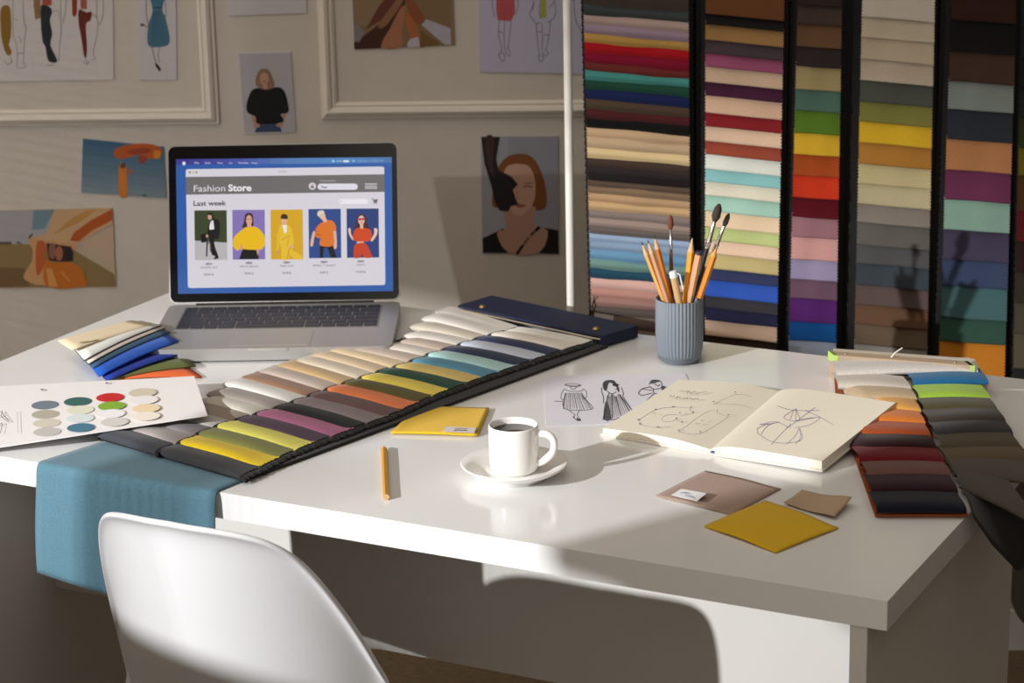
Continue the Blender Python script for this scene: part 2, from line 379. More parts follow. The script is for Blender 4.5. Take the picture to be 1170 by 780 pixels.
# ------------------------------------------------------------------ laptop
def laptop():
    LY = -.0114 + YAW
    c, s = math.cos(YAW), math.sin(YAW)
    hx, hy = -.3183*c - 3.2453*s, -.3183*s + 3.2453*c
    lx = V((math.cos(LY), math.sin(LY), 0)); ly = V((-math.sin(LY), math.cos(LY), 0)); H0 = V((hx, hy, 0))
    def P(a, b, z): q = H0 + lx*a + ly*b; q.z = z; return q
    root = thing('laptop', P(0, -.11, TZ), 'open silver laptop with an online clothing shop on its screen', 'laptop')
    ALU = mat((176, 173, 170), .42, 'plain', 1, .5); KEY = mat((40, 40, 46), .5); DARK = mat((14, 14, 15), .18)
    def rrect(a0, a1, b0, b1, r, z, n=6):
        out = []
        for (ca, cb, s0) in ((a1-r, b1-r, 0), (a0+r, b1-r, 90), (a0+r, b0+r, 180), (a1-r, b0+r, 270)):
            for k in range(n+1):
                t = math.radians(s0 + 90*k/n); out.append(P(ca + r*math.cos(t), cb + r*math.sin(t), z))
        return out
    zt = TZ + .0195
    base = MB().prism(rrect(-.1625, .1625, -.227, 0, .012, TZ+.003), (0, 0, zt-TZ-.003), ALU)
    b = base.build('base', root, bevel=.0015)
    mb = MB()
    for a, bb in ((-.14, -.21), (.14, -.21), (-.14, -.02), (.14, -.02)): mb.tube([P(a, bb, TZ), P(a, bb, TZ+.004)], .006, DARK, 10)
    mb.build('rubber_feet', b)
    MB().box(P(-.026, -.2278, zt-.0035), lx*.052, ly*.001, (0, 0, .0035), mat((225, 222, 216), .3, 'plain', 1, .8)).build('latch_notch', b)
    MB().box(P(.128, -.2276, zt-.008), lx*.012, ly*.0008, (0, 0, .002), DARK).build('status_slot', b)
    MB().prism(rrect(-.053, .053, -.214, -.142, .003, zt), (0, 0, .0004), mat((182, 179, 176), .42, 'plain', 1, .6)).build('trackpad', b)
    kb = MB().prism(rrect(-.1385, .1385, -.133, -.018, .003, zt), (0, 0, .0003), mat((150, 147, 144), .5, 'plain', 1, .5)).build('keyboard', b)
    zk = zt + .0004
    rows = [[1]*13+[1.02], [1]*13+[1.45], [1.5]+[1]*12+[1], [1.75]+[1]*11+[1.75], [2.25]+[1]*10+[2.25]]
    rows[1] = [1]*13+[1.5]; rows[2] = [1.5]+[1]*13; rows[0] = [1.035]*14
    y = -.021
    # keys are children of the base so that the hierarchy stays three deep
    for ri, row in enumerate(rows + [[1, 1, 1, 1.25, 5, 1.25, 1, 1, 1, 1]]):
        hgt = .0105 if ri == 0 else .0165
        un = .274/sum(row); xk = -.137
        for kw in row:
            a0, a1 = xk+.0013, xk + kw*un - .0013
            MB().prism(rrect(a0, a1, y-hgt, y, .0012, zk, 2), (0, 0, .0012), KEY).build('key', b)
            xk += kw*un
        y -= hgt + .0026
    # lid
    phi = math.radians(16.5); LH = .2245
    up = ly*math.sin(phi) + V((0, 0, math.cos(phi))); nf = (up.cross(lx)*-1).normalized()
    if nf.dot(CAM-P(0, 0, TZ)) < 0: nf = -nf
    def Q(a, t, d=0): return P(a, -.003, zt+.001) + up*t + nf*d
    def lrr(a0, a1, t0, t1, r, d):
        out = []
        for (ca, ct, s0) in ((a1-r, t1-r, 0), (a0+r, t1-r, 90), (a0+r, t0+r, 180), (a1-r, t0+r, 270)):
            for k in range(7):
                t = math.radians(s0+15*k); out.append(Q(ca+r*math.cos(t), ct+r*math.sin(t), d))
        return out
    lid = MB().prism(lrr(-.1625, .1625, .002, LH, .011, -.0065), nf*.0065, ALU).build('lid', root, bevel=.001)
    MB().prism(lrr(-.1608, .1608, .0035, LH-.0017, .0095, 0), nf*.0005, DARK).build('bezel', lid)
    MB().tube([P(-.125, .001, zt-.002), P(.125, .001, zt-.002)], .0055, DARK, 14).build('hinge', root)
    # screen contents
    mb = MB(); P0 = Q(0, .1, .0006)
    A = Art(mb, lambda x, y: onpl(x, y, P0, nf), nf, .000015, matk=lambda c: mat(c, .25, 'emit'))
    BL = (44, 92, 168)
    A.poly([(200.9, 181.8), (447.6, 179.4), (449.2, 332.4), (203.4, 335.6)], BL)
    # menu bar in a violet to light blue sweep of flat bands
    bands = 16
    for k in range(bands):
        t0, t1 = k/bands, (k+1)/bands; f = lambda t, o: (200.9+246.7*t + .15*o, 181.8-2.4*t + o*6.6)
        cc = [(62, 56, 140), (70, 80, 160), (84, 124, 178), (80, 134, 190), (72, 112, 168)]
        g = t0*4; i = int(g); fr = g-i; c = tuple(int(lerp(cc[i][d], cc[min(i+1, 4)][d], fr)) for d in range(3))
        A.k = 2; A.poly([f(t0, 0), f(t1, 0), f(t1, 1), f(t0, 1)], c)
    A.frame(200, 178, 9)
    A.ell(92, 78, 17, 19, (226, 226, 238))
    for tx, x, wd in (('File', 200, 48), ('Edit', 310, 58), ('View', 432, 62), ('Go', 552, 38), ('Window', 648, 108), ('Help', 785, 62)):
        A.text(tx, x, 82, 19, (196, 200, 226), .01, wd, slope=-.01)
    A.frame(325, 176, 9)
    A.ell(502, 72, 16, 12, (150, 200, 236)); A.rect(535, 66, 58, 12, (150, 184, 220)); A.rect(605, 63, 58, 20, (226, 232, 240), 6); A.ell(710, 70, 14, 11, (130, 186, 226))
    A.text('Mon Jun 13 10:24 AM', 755, 78, 18, (150, 186, 216), 0, 268, slope=-.01)
    A.frame(0, 0, 1)
    # window
    A.k += 1
    def sk(x, y):                                   # window coordinates (0..1) to photo
        tl, tr, br, bl = (212.2, 193.3), (439, 190.2), (440.3, 325.5), (214.8, 329)
        return (lerp(lerp(tl[0], tr[0], x), lerp(bl[0], br[0], x), y), lerp(lerp(tl[1], tr[1], x), lerp(bl[1], br[1], x), y))
    def wr(x0, y0, x1, y1, c): A.poly([sk(x0, y0), sk(x1, y0), sk(x1, y1), sk(x0, y1)], c)
    A.poly([sk(0, .02), sk(.002, .006), sk(.01, 0), sk(.99, 0), sk(.998, .006), sk(1, .02), sk(1, .98), sk(.997, .995), sk(.99, 1), sk(.01, 1), sk(.003, .995), sk(0, .98)], (218, 213, 222))
    wr(0, .065, 1, .214, (112, 107, 108))
    A.frame(200, 178, 9)
    for xx, c in ((153, (110, 84, 60)), (190, (190, 170, 90)), (220, (120, 150, 90))): A.ell(xx, 170, 10, 10, c)
    A.text('Fashion', 1062, 168, 18, (120, 118, 124), 0, 92)
    A.text('Fashion', 194, 368, 68, (228, 224, 230), 0.0, 322, slope=-.012)
    A.text('Store', 548, 362, 68, (244, 242, 246), .028, 238, slope=-.012)
    A.text('Last week', 190, 513, 50, (18, 16, 20), .018, 336, slope=-.012)
    A.frame(325, 176, 9)
    A.text('Username', 368, 282, 18, (206, 200, 206), 0, 160)
    A.ell(287, 330, 38, 37, (214, 210, 220)); A.poly([(268, 350), (275, 318), (298, 318), (306, 350)], (110, 92, 92)); A.ell(287, 320, 13, 13, (200, 170, 160))
    A.rect(342, 303, 412, 64, (226, 224, 236), 32); A.text('Your', 374, 350, 24, (40, 38, 46), .03, 66)
    for yy in (308, 331, 352): A.rect(828, yy-6, 124, 11, (206, 200, 206))
    A.rect(558, 462, 305, 50, (238, 235, 242), 22)
    A.ell(580, 486, 12, 12, (214, 210, 220))
    A.poly([(892, 455), (912, 456), (918, 468), (962, 462), (952, 500), (918, 503), (908, 464)], (110, 104, 108)); A.ell(924, 510, 6, 5, (110, 104, 108)); A.ell(946, 508, 6, 5, (110, 104, 108))
    # five product pictures
    A.frame(210, 235, 9.75); SKN = (226, 178, 150)
    A.poly([(118, 52), (478, 50), (482, 410), (122, 388)], (58, 68, 40)); A.poly([(122, 388), (482, 410), (488, 603), (125, 606)], (186, 182, 184))
    A.line([(290, 380), (300, 510)], 12, (96, 84, 70)); A.line([(262, 390), (255, 560)], 16, (34, 28, 26)); A.line([(290, 400), (252, 440)], 10, (60, 50, 44))
    A.poly([(300, 160), (370, 150), (400, 190), (402, 300), (388, 366), (350, 360), (330, 300), (285, 330), (262, 300)], (24, 22, 26), 4)
    A.poly([(288, 270), (345, 262), (360, 330), (340, 420), (385, 560), (385, 585), (335, 595), (350, 560), (310, 540), (300, 420), (285, 380)], (22, 20, 24), 3)
    A.poly([(186, 320), (250, 305), (262, 350), (250, 405), (196, 412)], (18, 16, 18)); A.poly([(246, 325), (268, 320), (272, 350), (250, 352)], (206, 160, 132))
    A.poly([(300, 178), (328, 158), (340, 262), (290, 268), (285, 230)], (232, 228, 230)); A.ell(292, 122, 24, 34, (206, 160, 132)); A.poly([(268, 92), (300, 72), (330, 96), (336, 160), (312, 150), (310, 108), (282, 104)], (34, 28, 24), 3)
    A.poly([(541, 47), (902, 45), (908, 596), (546, 600)], (134, 116, 182))
    A.poly([(618, 596), (655, 480), (830, 478), (838, 594)], (22, 20, 22))
    A.poly([(700, 235), (770, 232), (830, 250), (895, 330), (905, 430), (860, 490), (830, 465), (832, 490), (655, 482), (650, 455), (600, 500), (552, 450), (560, 350), (640, 275)], (236, 188, 26), 4)
    A.poly([(805, 480), (845, 480), (825, 560)], (216, 160, 120)); A.poly([(640, 420), (668, 480), (640, 500), (620, 470)], (216, 160, 120))
    A.poly([(672, 170), (685, 100), (725, 78), (768, 100), (776, 180), (770, 225), (690, 240), (652, 245)], (62, 40, 40), 3); A.ell(728, 160, 34, 56, (220, 166, 140)); A.rect(706, 200, 46, 36, (220, 166, 140)); A.line([(700, 150), (765, 148)], 8, (170, 110, 90))
    A.poly([(966, 45), (1325, 42), (1332, 595), (972, 598)], (216, 166, 34))
    A.poly([(1065, 230), (1110, 212), (1150, 214), (1190, 240), (1215, 330), (1225, 420), (1185, 470), (1255, 520), (1320, 560), (1320, 596), (1240, 596), (1180, 545), (1165, 597), (1090, 597), (1088, 480), (1060, 380)], (232, 190, 52), 3)
    A.poly([(1040, 300), (1080, 290), (1060, 480), (1050, 540), (1030, 500)], (228, 184, 46)); A.ell(1048, 520, 12, 26, (206, 150, 110)); A.ell(1200, 455, 22, 18, (222, 170, 140))
    A.poly([(1095, 215), (1150, 215), (1150, 290), (1125, 310)], (240, 236, 232)); A.ell(1120, 165, 32, 46, (224, 176, 146)); A.poly([(1080, 140), (1090, 100), (1120, 92), (1152, 105), (1158, 145), (1120, 148)], (60, 40, 36), 3)
    A.line([(1090, 380), (1180, 330), (1150, 440)], 10, (206, 160, 40)); A.line([(1180, 470), (1150, 590)], 10, (196, 146, 30))
    A.frame(325, 232, 9.75)
    A.poly([(268, 66), (628, 64), (634, 610), (274, 614)], (44, 74, 138))
    A.poly([(395, 475), (545, 470), (582, 610), (520, 612), (478, 490), (440, 500), (430, 612), (395, 612)], (20, 22, 32))
    A.poly([(318, 318), (345, 325), (330, 400), (320, 470), (295, 485), (290, 440)], SKN, 3); A.poly([(545, 290), (575, 300), (585, 470), (570, 510), (548, 490)], (222, 176, 156), 3)
    A.ell(388, 350, 48, 40, (220, 120, 34)); A.line([(345, 345), (430, 360)], 8, (160, 76, 20))
    A.poly([(420, 215), (490, 190), (545, 205), (575, 260), (572, 310), (545, 320), (548, 470), (398, 472), (410, 370), (425, 320), (345, 310), (370, 255)], (222, 116, 40), 3)
    A.poly([(408, 170), (455, 150), (480, 200), (445, 218)], SKN); A.ell(420, 138, 34, 50, (228, 186, 164), -.5); A.poly([(366, 125), (380, 90), (430, 82), (446, 112), (400, 130), (385, 150)], (226, 210, 186), 3)
    A.poly([(692, 62), (1050, 60), (1056, 605), (698, 610)], (36, 62, 122))
    A.poly([(775, 320), (800, 220), (815, 150), (860, 122), (905, 150), (925, 230), (965, 320), (940, 350), (800, 350)], (70, 36, 34), 3)
    A.poly([(712, 290), (735, 280), (745, 350), (780, 410), (755, 405), (722, 350)], (234, 196, 176), 3); A.poly([(1000, 280), (1035, 290), (1030, 350), (985, 420), (960, 415), (1000, 340)], (234, 196, 176), 3)
    A.poly([(800, 285), (850, 270), (910, 280), (960, 300), (975, 380), (945, 415), (920, 430), (800, 425), (760, 390), (775, 320)], (206, 72, 30), 3)
    A.rect(808, 428, 75, 28, (228, 186, 166))
    A.poly([(795, 455), (905, 450), (965, 560), (972, 606), (890, 607), (868, 560), (845, 608), (778, 608), (772, 530)], (200, 64, 32), 3)
    A.poly([(840, 240), (880, 240), (875, 285), (848, 285)], (226, 186, 166)); A.ell(858, 190, 36, 52, (232, 190, 170)); A.ell(843, 180, 17, 14, (190, 30, 36)); A.ell(876, 178, 17, 14, (190, 30, 36)); A.ell(860, 215, 12, 6, (196, 60, 60))
    A.frame(0, 0, 1)
    for (xn, yn, t, pr) in ((239, 300.5, 'WOMAN SUIT', '60.00 $'), (284.8, 299.3, 'NECK JERSEY', '20.00 $'), (328, 298.8, 'MEN SUIT', '70.00 $'), (370.7, 298.2, 'BASIC T-SHIRT', '8.00 $'), (412.5, 297.5, 'PANTS', '10.00 $')):
        A.text('NEW', xn, yn+2.2, 2.4, (30, 26, 32), .03, 7.5, True)
        A.text(t, xn, yn+6.1, 2.3, (96, 90, 98), 0, 1.95*len(t), True)
        A.text(pr, xn-.3, yn+14, 2.3, (78, 72, 80), .01, 1.5*len(pr), True)
    mb.build('screen', lid)
laptop()
# ------------------------------------------------------------------ wall prints
def print_on_wall(name, corners, label, cat_, paper=(214, 208, 206), draw=None, lift=.0022, k=.74):
    Y = YW - lift
    mb = MB(); pts = [aty(x, y, Y) for x, y in corners]
    pm = mat(paper, .7, 'paper', .8)
    mb.prism(pts, (0, lift, 0), pm)
    A = Art(mb, lambda x, y: aty(x, y, Y), (0, -1, 0), .00006, matk=lambda c: mat(c, .6, 'plain', k, 0, .2)); A.flat = 1
    if draw: draw(A)
    return tag(mb.build(name, loc=sum(pts, V())/4), label, cat_, 'sketches and photos pinned to the wall')
INK = (110, 104, 104)
def d1(A):
    A.frame(0, 0, 7.8)
    A.poly([(10, 70), (85, 60), (100, 200), (95, 330), (80, 400), (105, 460), (90, 490), (55, 480), (20, 370), (5, 250)], (150, 112, 36), 4)
    A.poly([(300, -250), (365, -250), (360, 160), (315, 175), (300, 60)], (150, 118, 84))
    A.poly([(365, 50), (440, 60), (465, 110), (445, 180), (465, 300), (450, 400), (500, 510), (505, 555), (430, 540), (405, 420), (375, 340)], (44, 46, 52), 4)
    A.poly([(375, -200), (470, -200), (460, 50), (375, 45)], (176, 84, 66))
    A.poly([(635, -200), (690, -200), (685, 120), (665, 155), (645, 130)], (150, 58, 36)); A.poly([(705, -200), (770, -200), (775, 80), (720, 80)], (176, 96, 84))
    A.poly([(705, 85), (770, 110), (815, 105), (805, 180), (765, 220), (775, 400), (770, 500), (750, 500), (725, 340), (700, 200)], (112, 40, 28), 4)
    for l in ([(200, -100), (215, 200), (235, 230), (215, 400), (210, 560)], [(120, -100), (115, 280), (150, 400), (155, 560)], [(150, 480), (190, 470), (215, 480)], [(45, 540), (65, 575), (105, 550), (90, 500)], [(150, 560), (160, 605), (230, 595), (210, 560)],
              [(470, 100), (520, 110), (545, 250), (530, 420), (525, 540)], [(550, -100), (540, 90), (565, 200)], [(600, -100), (580, 130), (560, 200)], [(415, 570), (450, 585), (480, 565)], [(740, 545), (770, 575), (800, 545)], [(810, 110), (870, 180), (860, 330), (830, 460), (850, 520), (815, 530)], [(860, -60), (865, 160), (890, 210), (920, 120), (915, -60)],
              [(170, 320), (190, 380)], [(760, 510), (775, 560)], [(130, 170), (165, 185)]):
        A.line(l, 4.5, (150, 140, 136), 5)
def d2(A):
    A.frame(140, 0, 5.38)
    A.poly([(160, -60), (260, -60), (245, 60), (265, 110), (290, 260), (215, 290), (155, 270), (160, 150), (185, 60)], (78, 122, 146), 4)
    for x in (185, 205, 228, 250, 268): A.line([(205 + (x-220)*.4, 70), (x, 275)], 3, (62, 100, 124))
    A.line([(185, 50), (240, 45)], 6, (58, 92, 116))
    A.line([(148, -20), (146, 80), (160, 165), (125, 150)], 5, INK, 4); A.line([(260, -20), (268, 80), (262, 100)], 4, INK, 4)
    A.line([(180, 290), (195, 350), (205, 385)], 5, (120, 104, 96)); A.line([(228, 290), (218, 340), (225, 385)], 4, (120, 104, 96))
    A.poly([(198, 385), (212, 390), (238, 425), (228, 440), (205, 410)], (44, 38, 40)); A.ell(122, 153, 14, 9, (110, 90, 84))
def d4(A):
    A.frame(255, 0, 4.73)
    A.poly([(85, 290), (365, 285), (392, 712), (115, 716)], (190, 186, 192))
    A.poly([(170, 716), (190, 660), (300, 660), (318, 712)], (62, 78, 108))
    A.poly([(150, 610), (185, 625), (200, 685), (170, 695)], (196, 150, 128)); A.poly([(345, 605), (318, 620), (285, 680), (315, 690)], (196, 150, 128))
    A.poly([(185, 475), (215, 482), (250, 480), (300, 470), (335, 500), (355, 585), (345, 610), (312, 618), (322, 660), (190, 668), (175, 630), (135, 610), (125, 570), (150, 495)], (26, 25, 26), 4)
    A.poly([(178, 460), (180, 410), (205, 372), (245, 378), (268, 420), (276, 470), (225, 484)], (150, 122, 92), 4); A.ell(222, 425, 24, 34, (206, 156, 132)); A.rect(215, 455, 24, 25, (206, 156, 132)); A.line([(214, 440), (232, 440)], 5, (160, 90, 84))
def d5(A):
    A.frame(80, 145, 8.21)
    n = 10
    for k in range(n):
        t0, t1 = k/n, (k+1)/n; A.k = 2
        g = lambda x, t: (lerp(120, 105, t) if x == 0 else lerp(880, 900, t), (lerp(112, 613, t) if x == 0 else lerp(188, 668, t)))
        A.poly([g(0, t0), g(1, t0), g(1, t1), g(0, t1)], tuple(int(lerp(a, b, k/(n-1))) for a, b in zip((72, 108, 138), (132, 150, 160))))
    A.poly([(410, 230), (470, 185), (600, 158), (760, 160), (850, 200), (860, 250), (800, 295), (700, 290), (640, 260), (560, 285), (470, 300), (425, 280)], (196, 96, 44), 4)
    A.poly([(640, 280), (700, 270), (730, 300), (665, 350)], (160, 74, 52), 3); A.poly([(790, 220), (850, 230), (840, 290), (790, 290)], (228, 140, 40), 3); A.poly([(520, 230), (700, 190), (760, 230), (620, 260)], (168, 74, 44), 3)
    A.poly([(462, 370), (500, 345), (528, 380), (535, 500), (530, 648), (465, 648), (455, 480)], (224, 130, 48), 3); A.ell(496, 362, 26, 26, (120, 68, 36)); A.line([(530, 400), (585, 410), (560, 440), (530, 450)], 16, (190, 110, 90)); A.line([(475, 320), (480, 350)], 10, (200, 140, 110))
    A.poly([(670, 640), (700, 632), (730, 645), (700, 652)], (70, 70, 60))
def d6(A):
    A.frame(0, 230, 7.09)
    A.poly([(-280, 85), (910, 55), (925, 360), (-280, 345)], (176, 172, 176)); A.poly([(270, 72), (450, 65), (360, 220), (260, 230)], (120, 148, 160))
    A.poly([(-280, 345), (200, 345), (560, 370), (930, 590), (940, 690), (-280, 700)], (150, 124, 80)); A.poly([(-280, 520), (200, 540), (240, 690), (-280, 700)], (126, 98, 62))
    A.poly([(-280, 330), (90, 325), (95, 348), (-280, 352)], (96, 90, 84)); A.poly([(130, 340), (150, 320), (180, 345)], (100, 96, 80)); A.line([(235, 295), (262, 265)], 14, (70, 60, 56))
    A.poly([(650, 340), (920, 190), (930, 590), (840, 470), (710, 370)], (206, 178, 150))
    A.poly([(440, 68), (910, 55), (912, 180), (640, 340), (560, 350), (230, 300), (380, 260)], (212, 170, 126))
    A.poly([(600, 250), (740, 150), (910, 60), (912, 150), (740, 240), (640, 325), (565, 318)], (188, 92, 38)); A.poly([(560, 150), (700, 70), (790, 65), (640, 170), (470, 250), (430, 270)], (202, 150, 84))
    A.poly([(240, 305), (620, 345), (590, 390), (420, 340), (380, 350), (370, 470), (380, 680), (210, 640), (200, 580), (260, 480), (262, 380)], (214, 160, 112), 2)
    A.poly([(300, 330), (370, 340), (365, 500), (310, 600), (290, 520)], (196, 100, 50), 3)
    A.poly([(375, 335), (580, 365), (595, 480), (540, 490), (400, 480)], (70, 44, 40)); A.ell(425, 400, 30, 66, (150, 100, 84)); A.ell(480, 420, 30, 60, (178, 110, 80)); A.ell(560, 430, 34, 54, (46, 38, 44))
    A.poly([(370, 480), (450, 500), (560, 490), (660, 540), (690, 620), (690, 690), (380, 690)], (204, 116, 36), 3); A.poly([(375, 540), (420, 540), (470, 690), (400, 690)], (222, 158, 84))
    A.line([(500, 570), (560, 640)], 14, (226, 150, 70))
def d7(A):
    A.frame(395, 0, 8.67)
    A.poly([(55, -300), (1040, -300), (1045, 445), (88, 488)], (140, 112, 80)); A.poly([(60, -300), (330, -300), (380, 60), (200, 260), (80, 240)], (150, 124, 96))
    A.poly([(80, 430), (330, 240), (600, -40), (560, 200), (560, 470), (88, 488)], (72, 44, 30)); A.poly([(330, 60), (430, -60), (560, -80), (350, 200), (200, 290)], (110, 60, 46))
    A.poly([(330, 240), (540, -20), (590, -20), (420, 230), (350, 280)], (150, 104, 76), 3)
    A.poly([(345, 470), (440, 280), (530, 100), (590, 60), (560, 330), (550, 470)], (178, 118, 88), 2)
    A.poly([(595, 140), (640, 150), (720, 300), (715, 380), (650, 380), (600, 250)], (178, 106, 62), 2); A.poly([(590, -40), (650, -20), (780, 170), (740, 250), (640, 150)], (150, 84, 56), 2)
    A.poly([(610, 430), (640, 385), (720, 365), (738, 465), (615, 468)], (196, 186, 196)); A.poly([(750, 245), (800, 190), (1040, 280), (1045, 445), (980, 440)], (186, 178, 190)); A.poly([(80, 240), (110, 235), (195, 320), (130, 420), (85, 400)], (140, 130, 134))
    A.poly([(745, 300), (930, 430), (740, 470)], (124, 92, 46))
def d8(A):
    A.frame(540, 0, 5.57)
    A.poly([(150, -200), (265, -200), (270, 80), (245, 135), (160, 128), (150, 60)], (196, 92, 96)); A.line([(205, 20), (203, 128)], 3, (150, 66, 72))
    A.poly([(440, -200), (465, -200), (468, 110), (430, 118)], (172, 176, 76))
    for l in ([(130, -100), (125, 20), (140, 110)], [(280, -100), (290, 30), (270, 95)], [(170, 130), (165, 220), (185, 300), (175, 340)], [(205, 135), (200, 230), (205, 310)], [(245, 135), (235, 230), (225, 310)], [(165, 345), (185, 390), (205, 370), (195, 335), (165, 345)], [(205, 315), (225, 355), (240, 335), (220, 305)], [(170, 200), (190, 208)],
              [(370, -60), (390, 30), (365, 90), (405, 150), (430, 140)], [(500, -60), (530, 60), (510, 120), (470, 145)], [(440, -60), (425, 60), (432, 120)], [(405, 150), (410, 230), (420, 320), (425, 360)], [(440, 150), (445, 240), (440, 320)], [(495, 140), (485, 230), (465, 320)], [(420, 350), (425, 388), (450, 380), (440, 345)], [(445, 330), (460, 358), (480, 345), (465, 315)], [(410, 200), (440, 205)], [(455, 220), (485, 222)],
              [(640, -60), (655, 120), (690, 200), (700, 330)], [(385, 20), (375, 70)], [(520, 10), (490, 50)]):
        A.line(l, 4, (112, 106, 120), 5)
def d9(A):
    A.frame(540, 145, 4.877)
    A.poly([(48, 55), (478, 55), (480, 706), (60, 700)], (160, 160, 170)); A.poly([(48, 55), (200, 55), (180, 600), (55, 620)], (172, 172, 180))
    A.poly([(55, 620), (170, 565), (240, 640), (390, 560), (478, 575), (480, 706), (58, 700)], (30, 30, 33))
    A.poly([(180, 440), (340, 430), (340, 540), (420, 580), (370, 700), (200, 700), (135, 590), (190, 560)], (190, 146, 124), 3)
    A.line([(370, 560), (310, 620), (248, 705)], 16, (40, 36, 36), 4)
    A.poly([(108, 420), (130, 260), (180, 175), (265, 148), (340, 175), (390, 270), (412, 380), (405, 450), (355, 465), (335, 440), (190, 440), (140, 450)], (136, 82, 46), 4)
    A.poly([(170, 260), (200, 215), (265, 205), (320, 225), (348, 300), (345, 400), (310, 465), (265, 495), (215, 470), (180, 400)], (212, 166, 144), 4)
    A.poly([(170, 262), (195, 215), (262, 200), (330, 225), (350, 310), (370, 300), (350, 210), (270, 165), (180, 190)], (140, 84, 48), 3)
    A.line([(285, 315), (338, 312)], 6, (140, 96, 78), 3); A.line([(285, 335), (305, 328), (330, 335)], 7, (110, 76, 66), 3); A.line([(250, 320), (246, 390), (262, 395)], 5, (184, 134, 112), 3); A.poly([(235, 435), (262, 428), (300, 438), (265, 450)], (168, 92, 84), 3)
    A.poly([(48, 55), (152, 55), (132, 180), (145, 240), (215, 275), (252, 318), (225, 350), (240, 400), (255, 430), (215, 440), (200, 470), (150, 465), (125, 420), (105, 330), (65, 200)], (44, 38, 40))
    A.poly([(70, 60), (120, 60), (112, 200), (125, 290), (85, 210)], (74, 54, 48), 3)
print_on_wall('fashion_sketch', [(-60, -70), (128, -70), (130, 91), (-62, 94)], 'watercolour fashion sketch of striding trouser legs inside the left moulding', 'sketch', (214, 205, 202), d1)
print_on_wall('fashion_sketch', [(156, -70), (200, -70), (202, 91), (159, 91)], 'narrow watercolour sketch of a figure in a blue dress', 'sketch', (206, 198, 200), d2)
print_on_wall('photo_print', [(260, -70), (349, -70), (350, 15), (262, 18)], 'blank pale sheet cut by the top edge between the two mouldings', 'print', (206, 198, 202), None)
print_on_wall('photo_print', [(272, 60), (332, 59), (338, 151), (279, 153)], 'photo print of a smiling person in a black sweater above the laptop', 'photo', (210, 204, 206), d4)
print_on_wall('photo_print', [(94.6, 158.4), (187, 167.5), (190, 226), (92.8, 220)], 'photo print of an orange scarf blowing in a blue sky', 'photo', (120, 140, 156), d5)
print_on_wall('photo_print', [(-40, 241), (128, 237.5), (133, 328), (-40, 330)], 'photo print of a person wrapped in an orange veil in a meadow', 'photo', (190, 170, 140), d6)
print_on_wall('photo_print', [(401, -70), (515, -70), (520, 51.5), (405, 56.5)], 'photo print of many hands stacked together inside the right moulding', 'photo', (140, 112, 84), d7)
print_on_wall('fashion_sketch', [(547, -70), (690, -70), (694, 85), (548, 82)], 'lilac toned fashion sketch with coral shorts behind the white pole', 'sketch', (190, 186, 206), d8)
print_on_wall('photo_print', [(549.5, 156), (638, 156), (638.5, 290), (551, 289)], 'portrait print of a red haired person with a black gloved hand over one eye', 'photo', (160, 160, 170), d9)
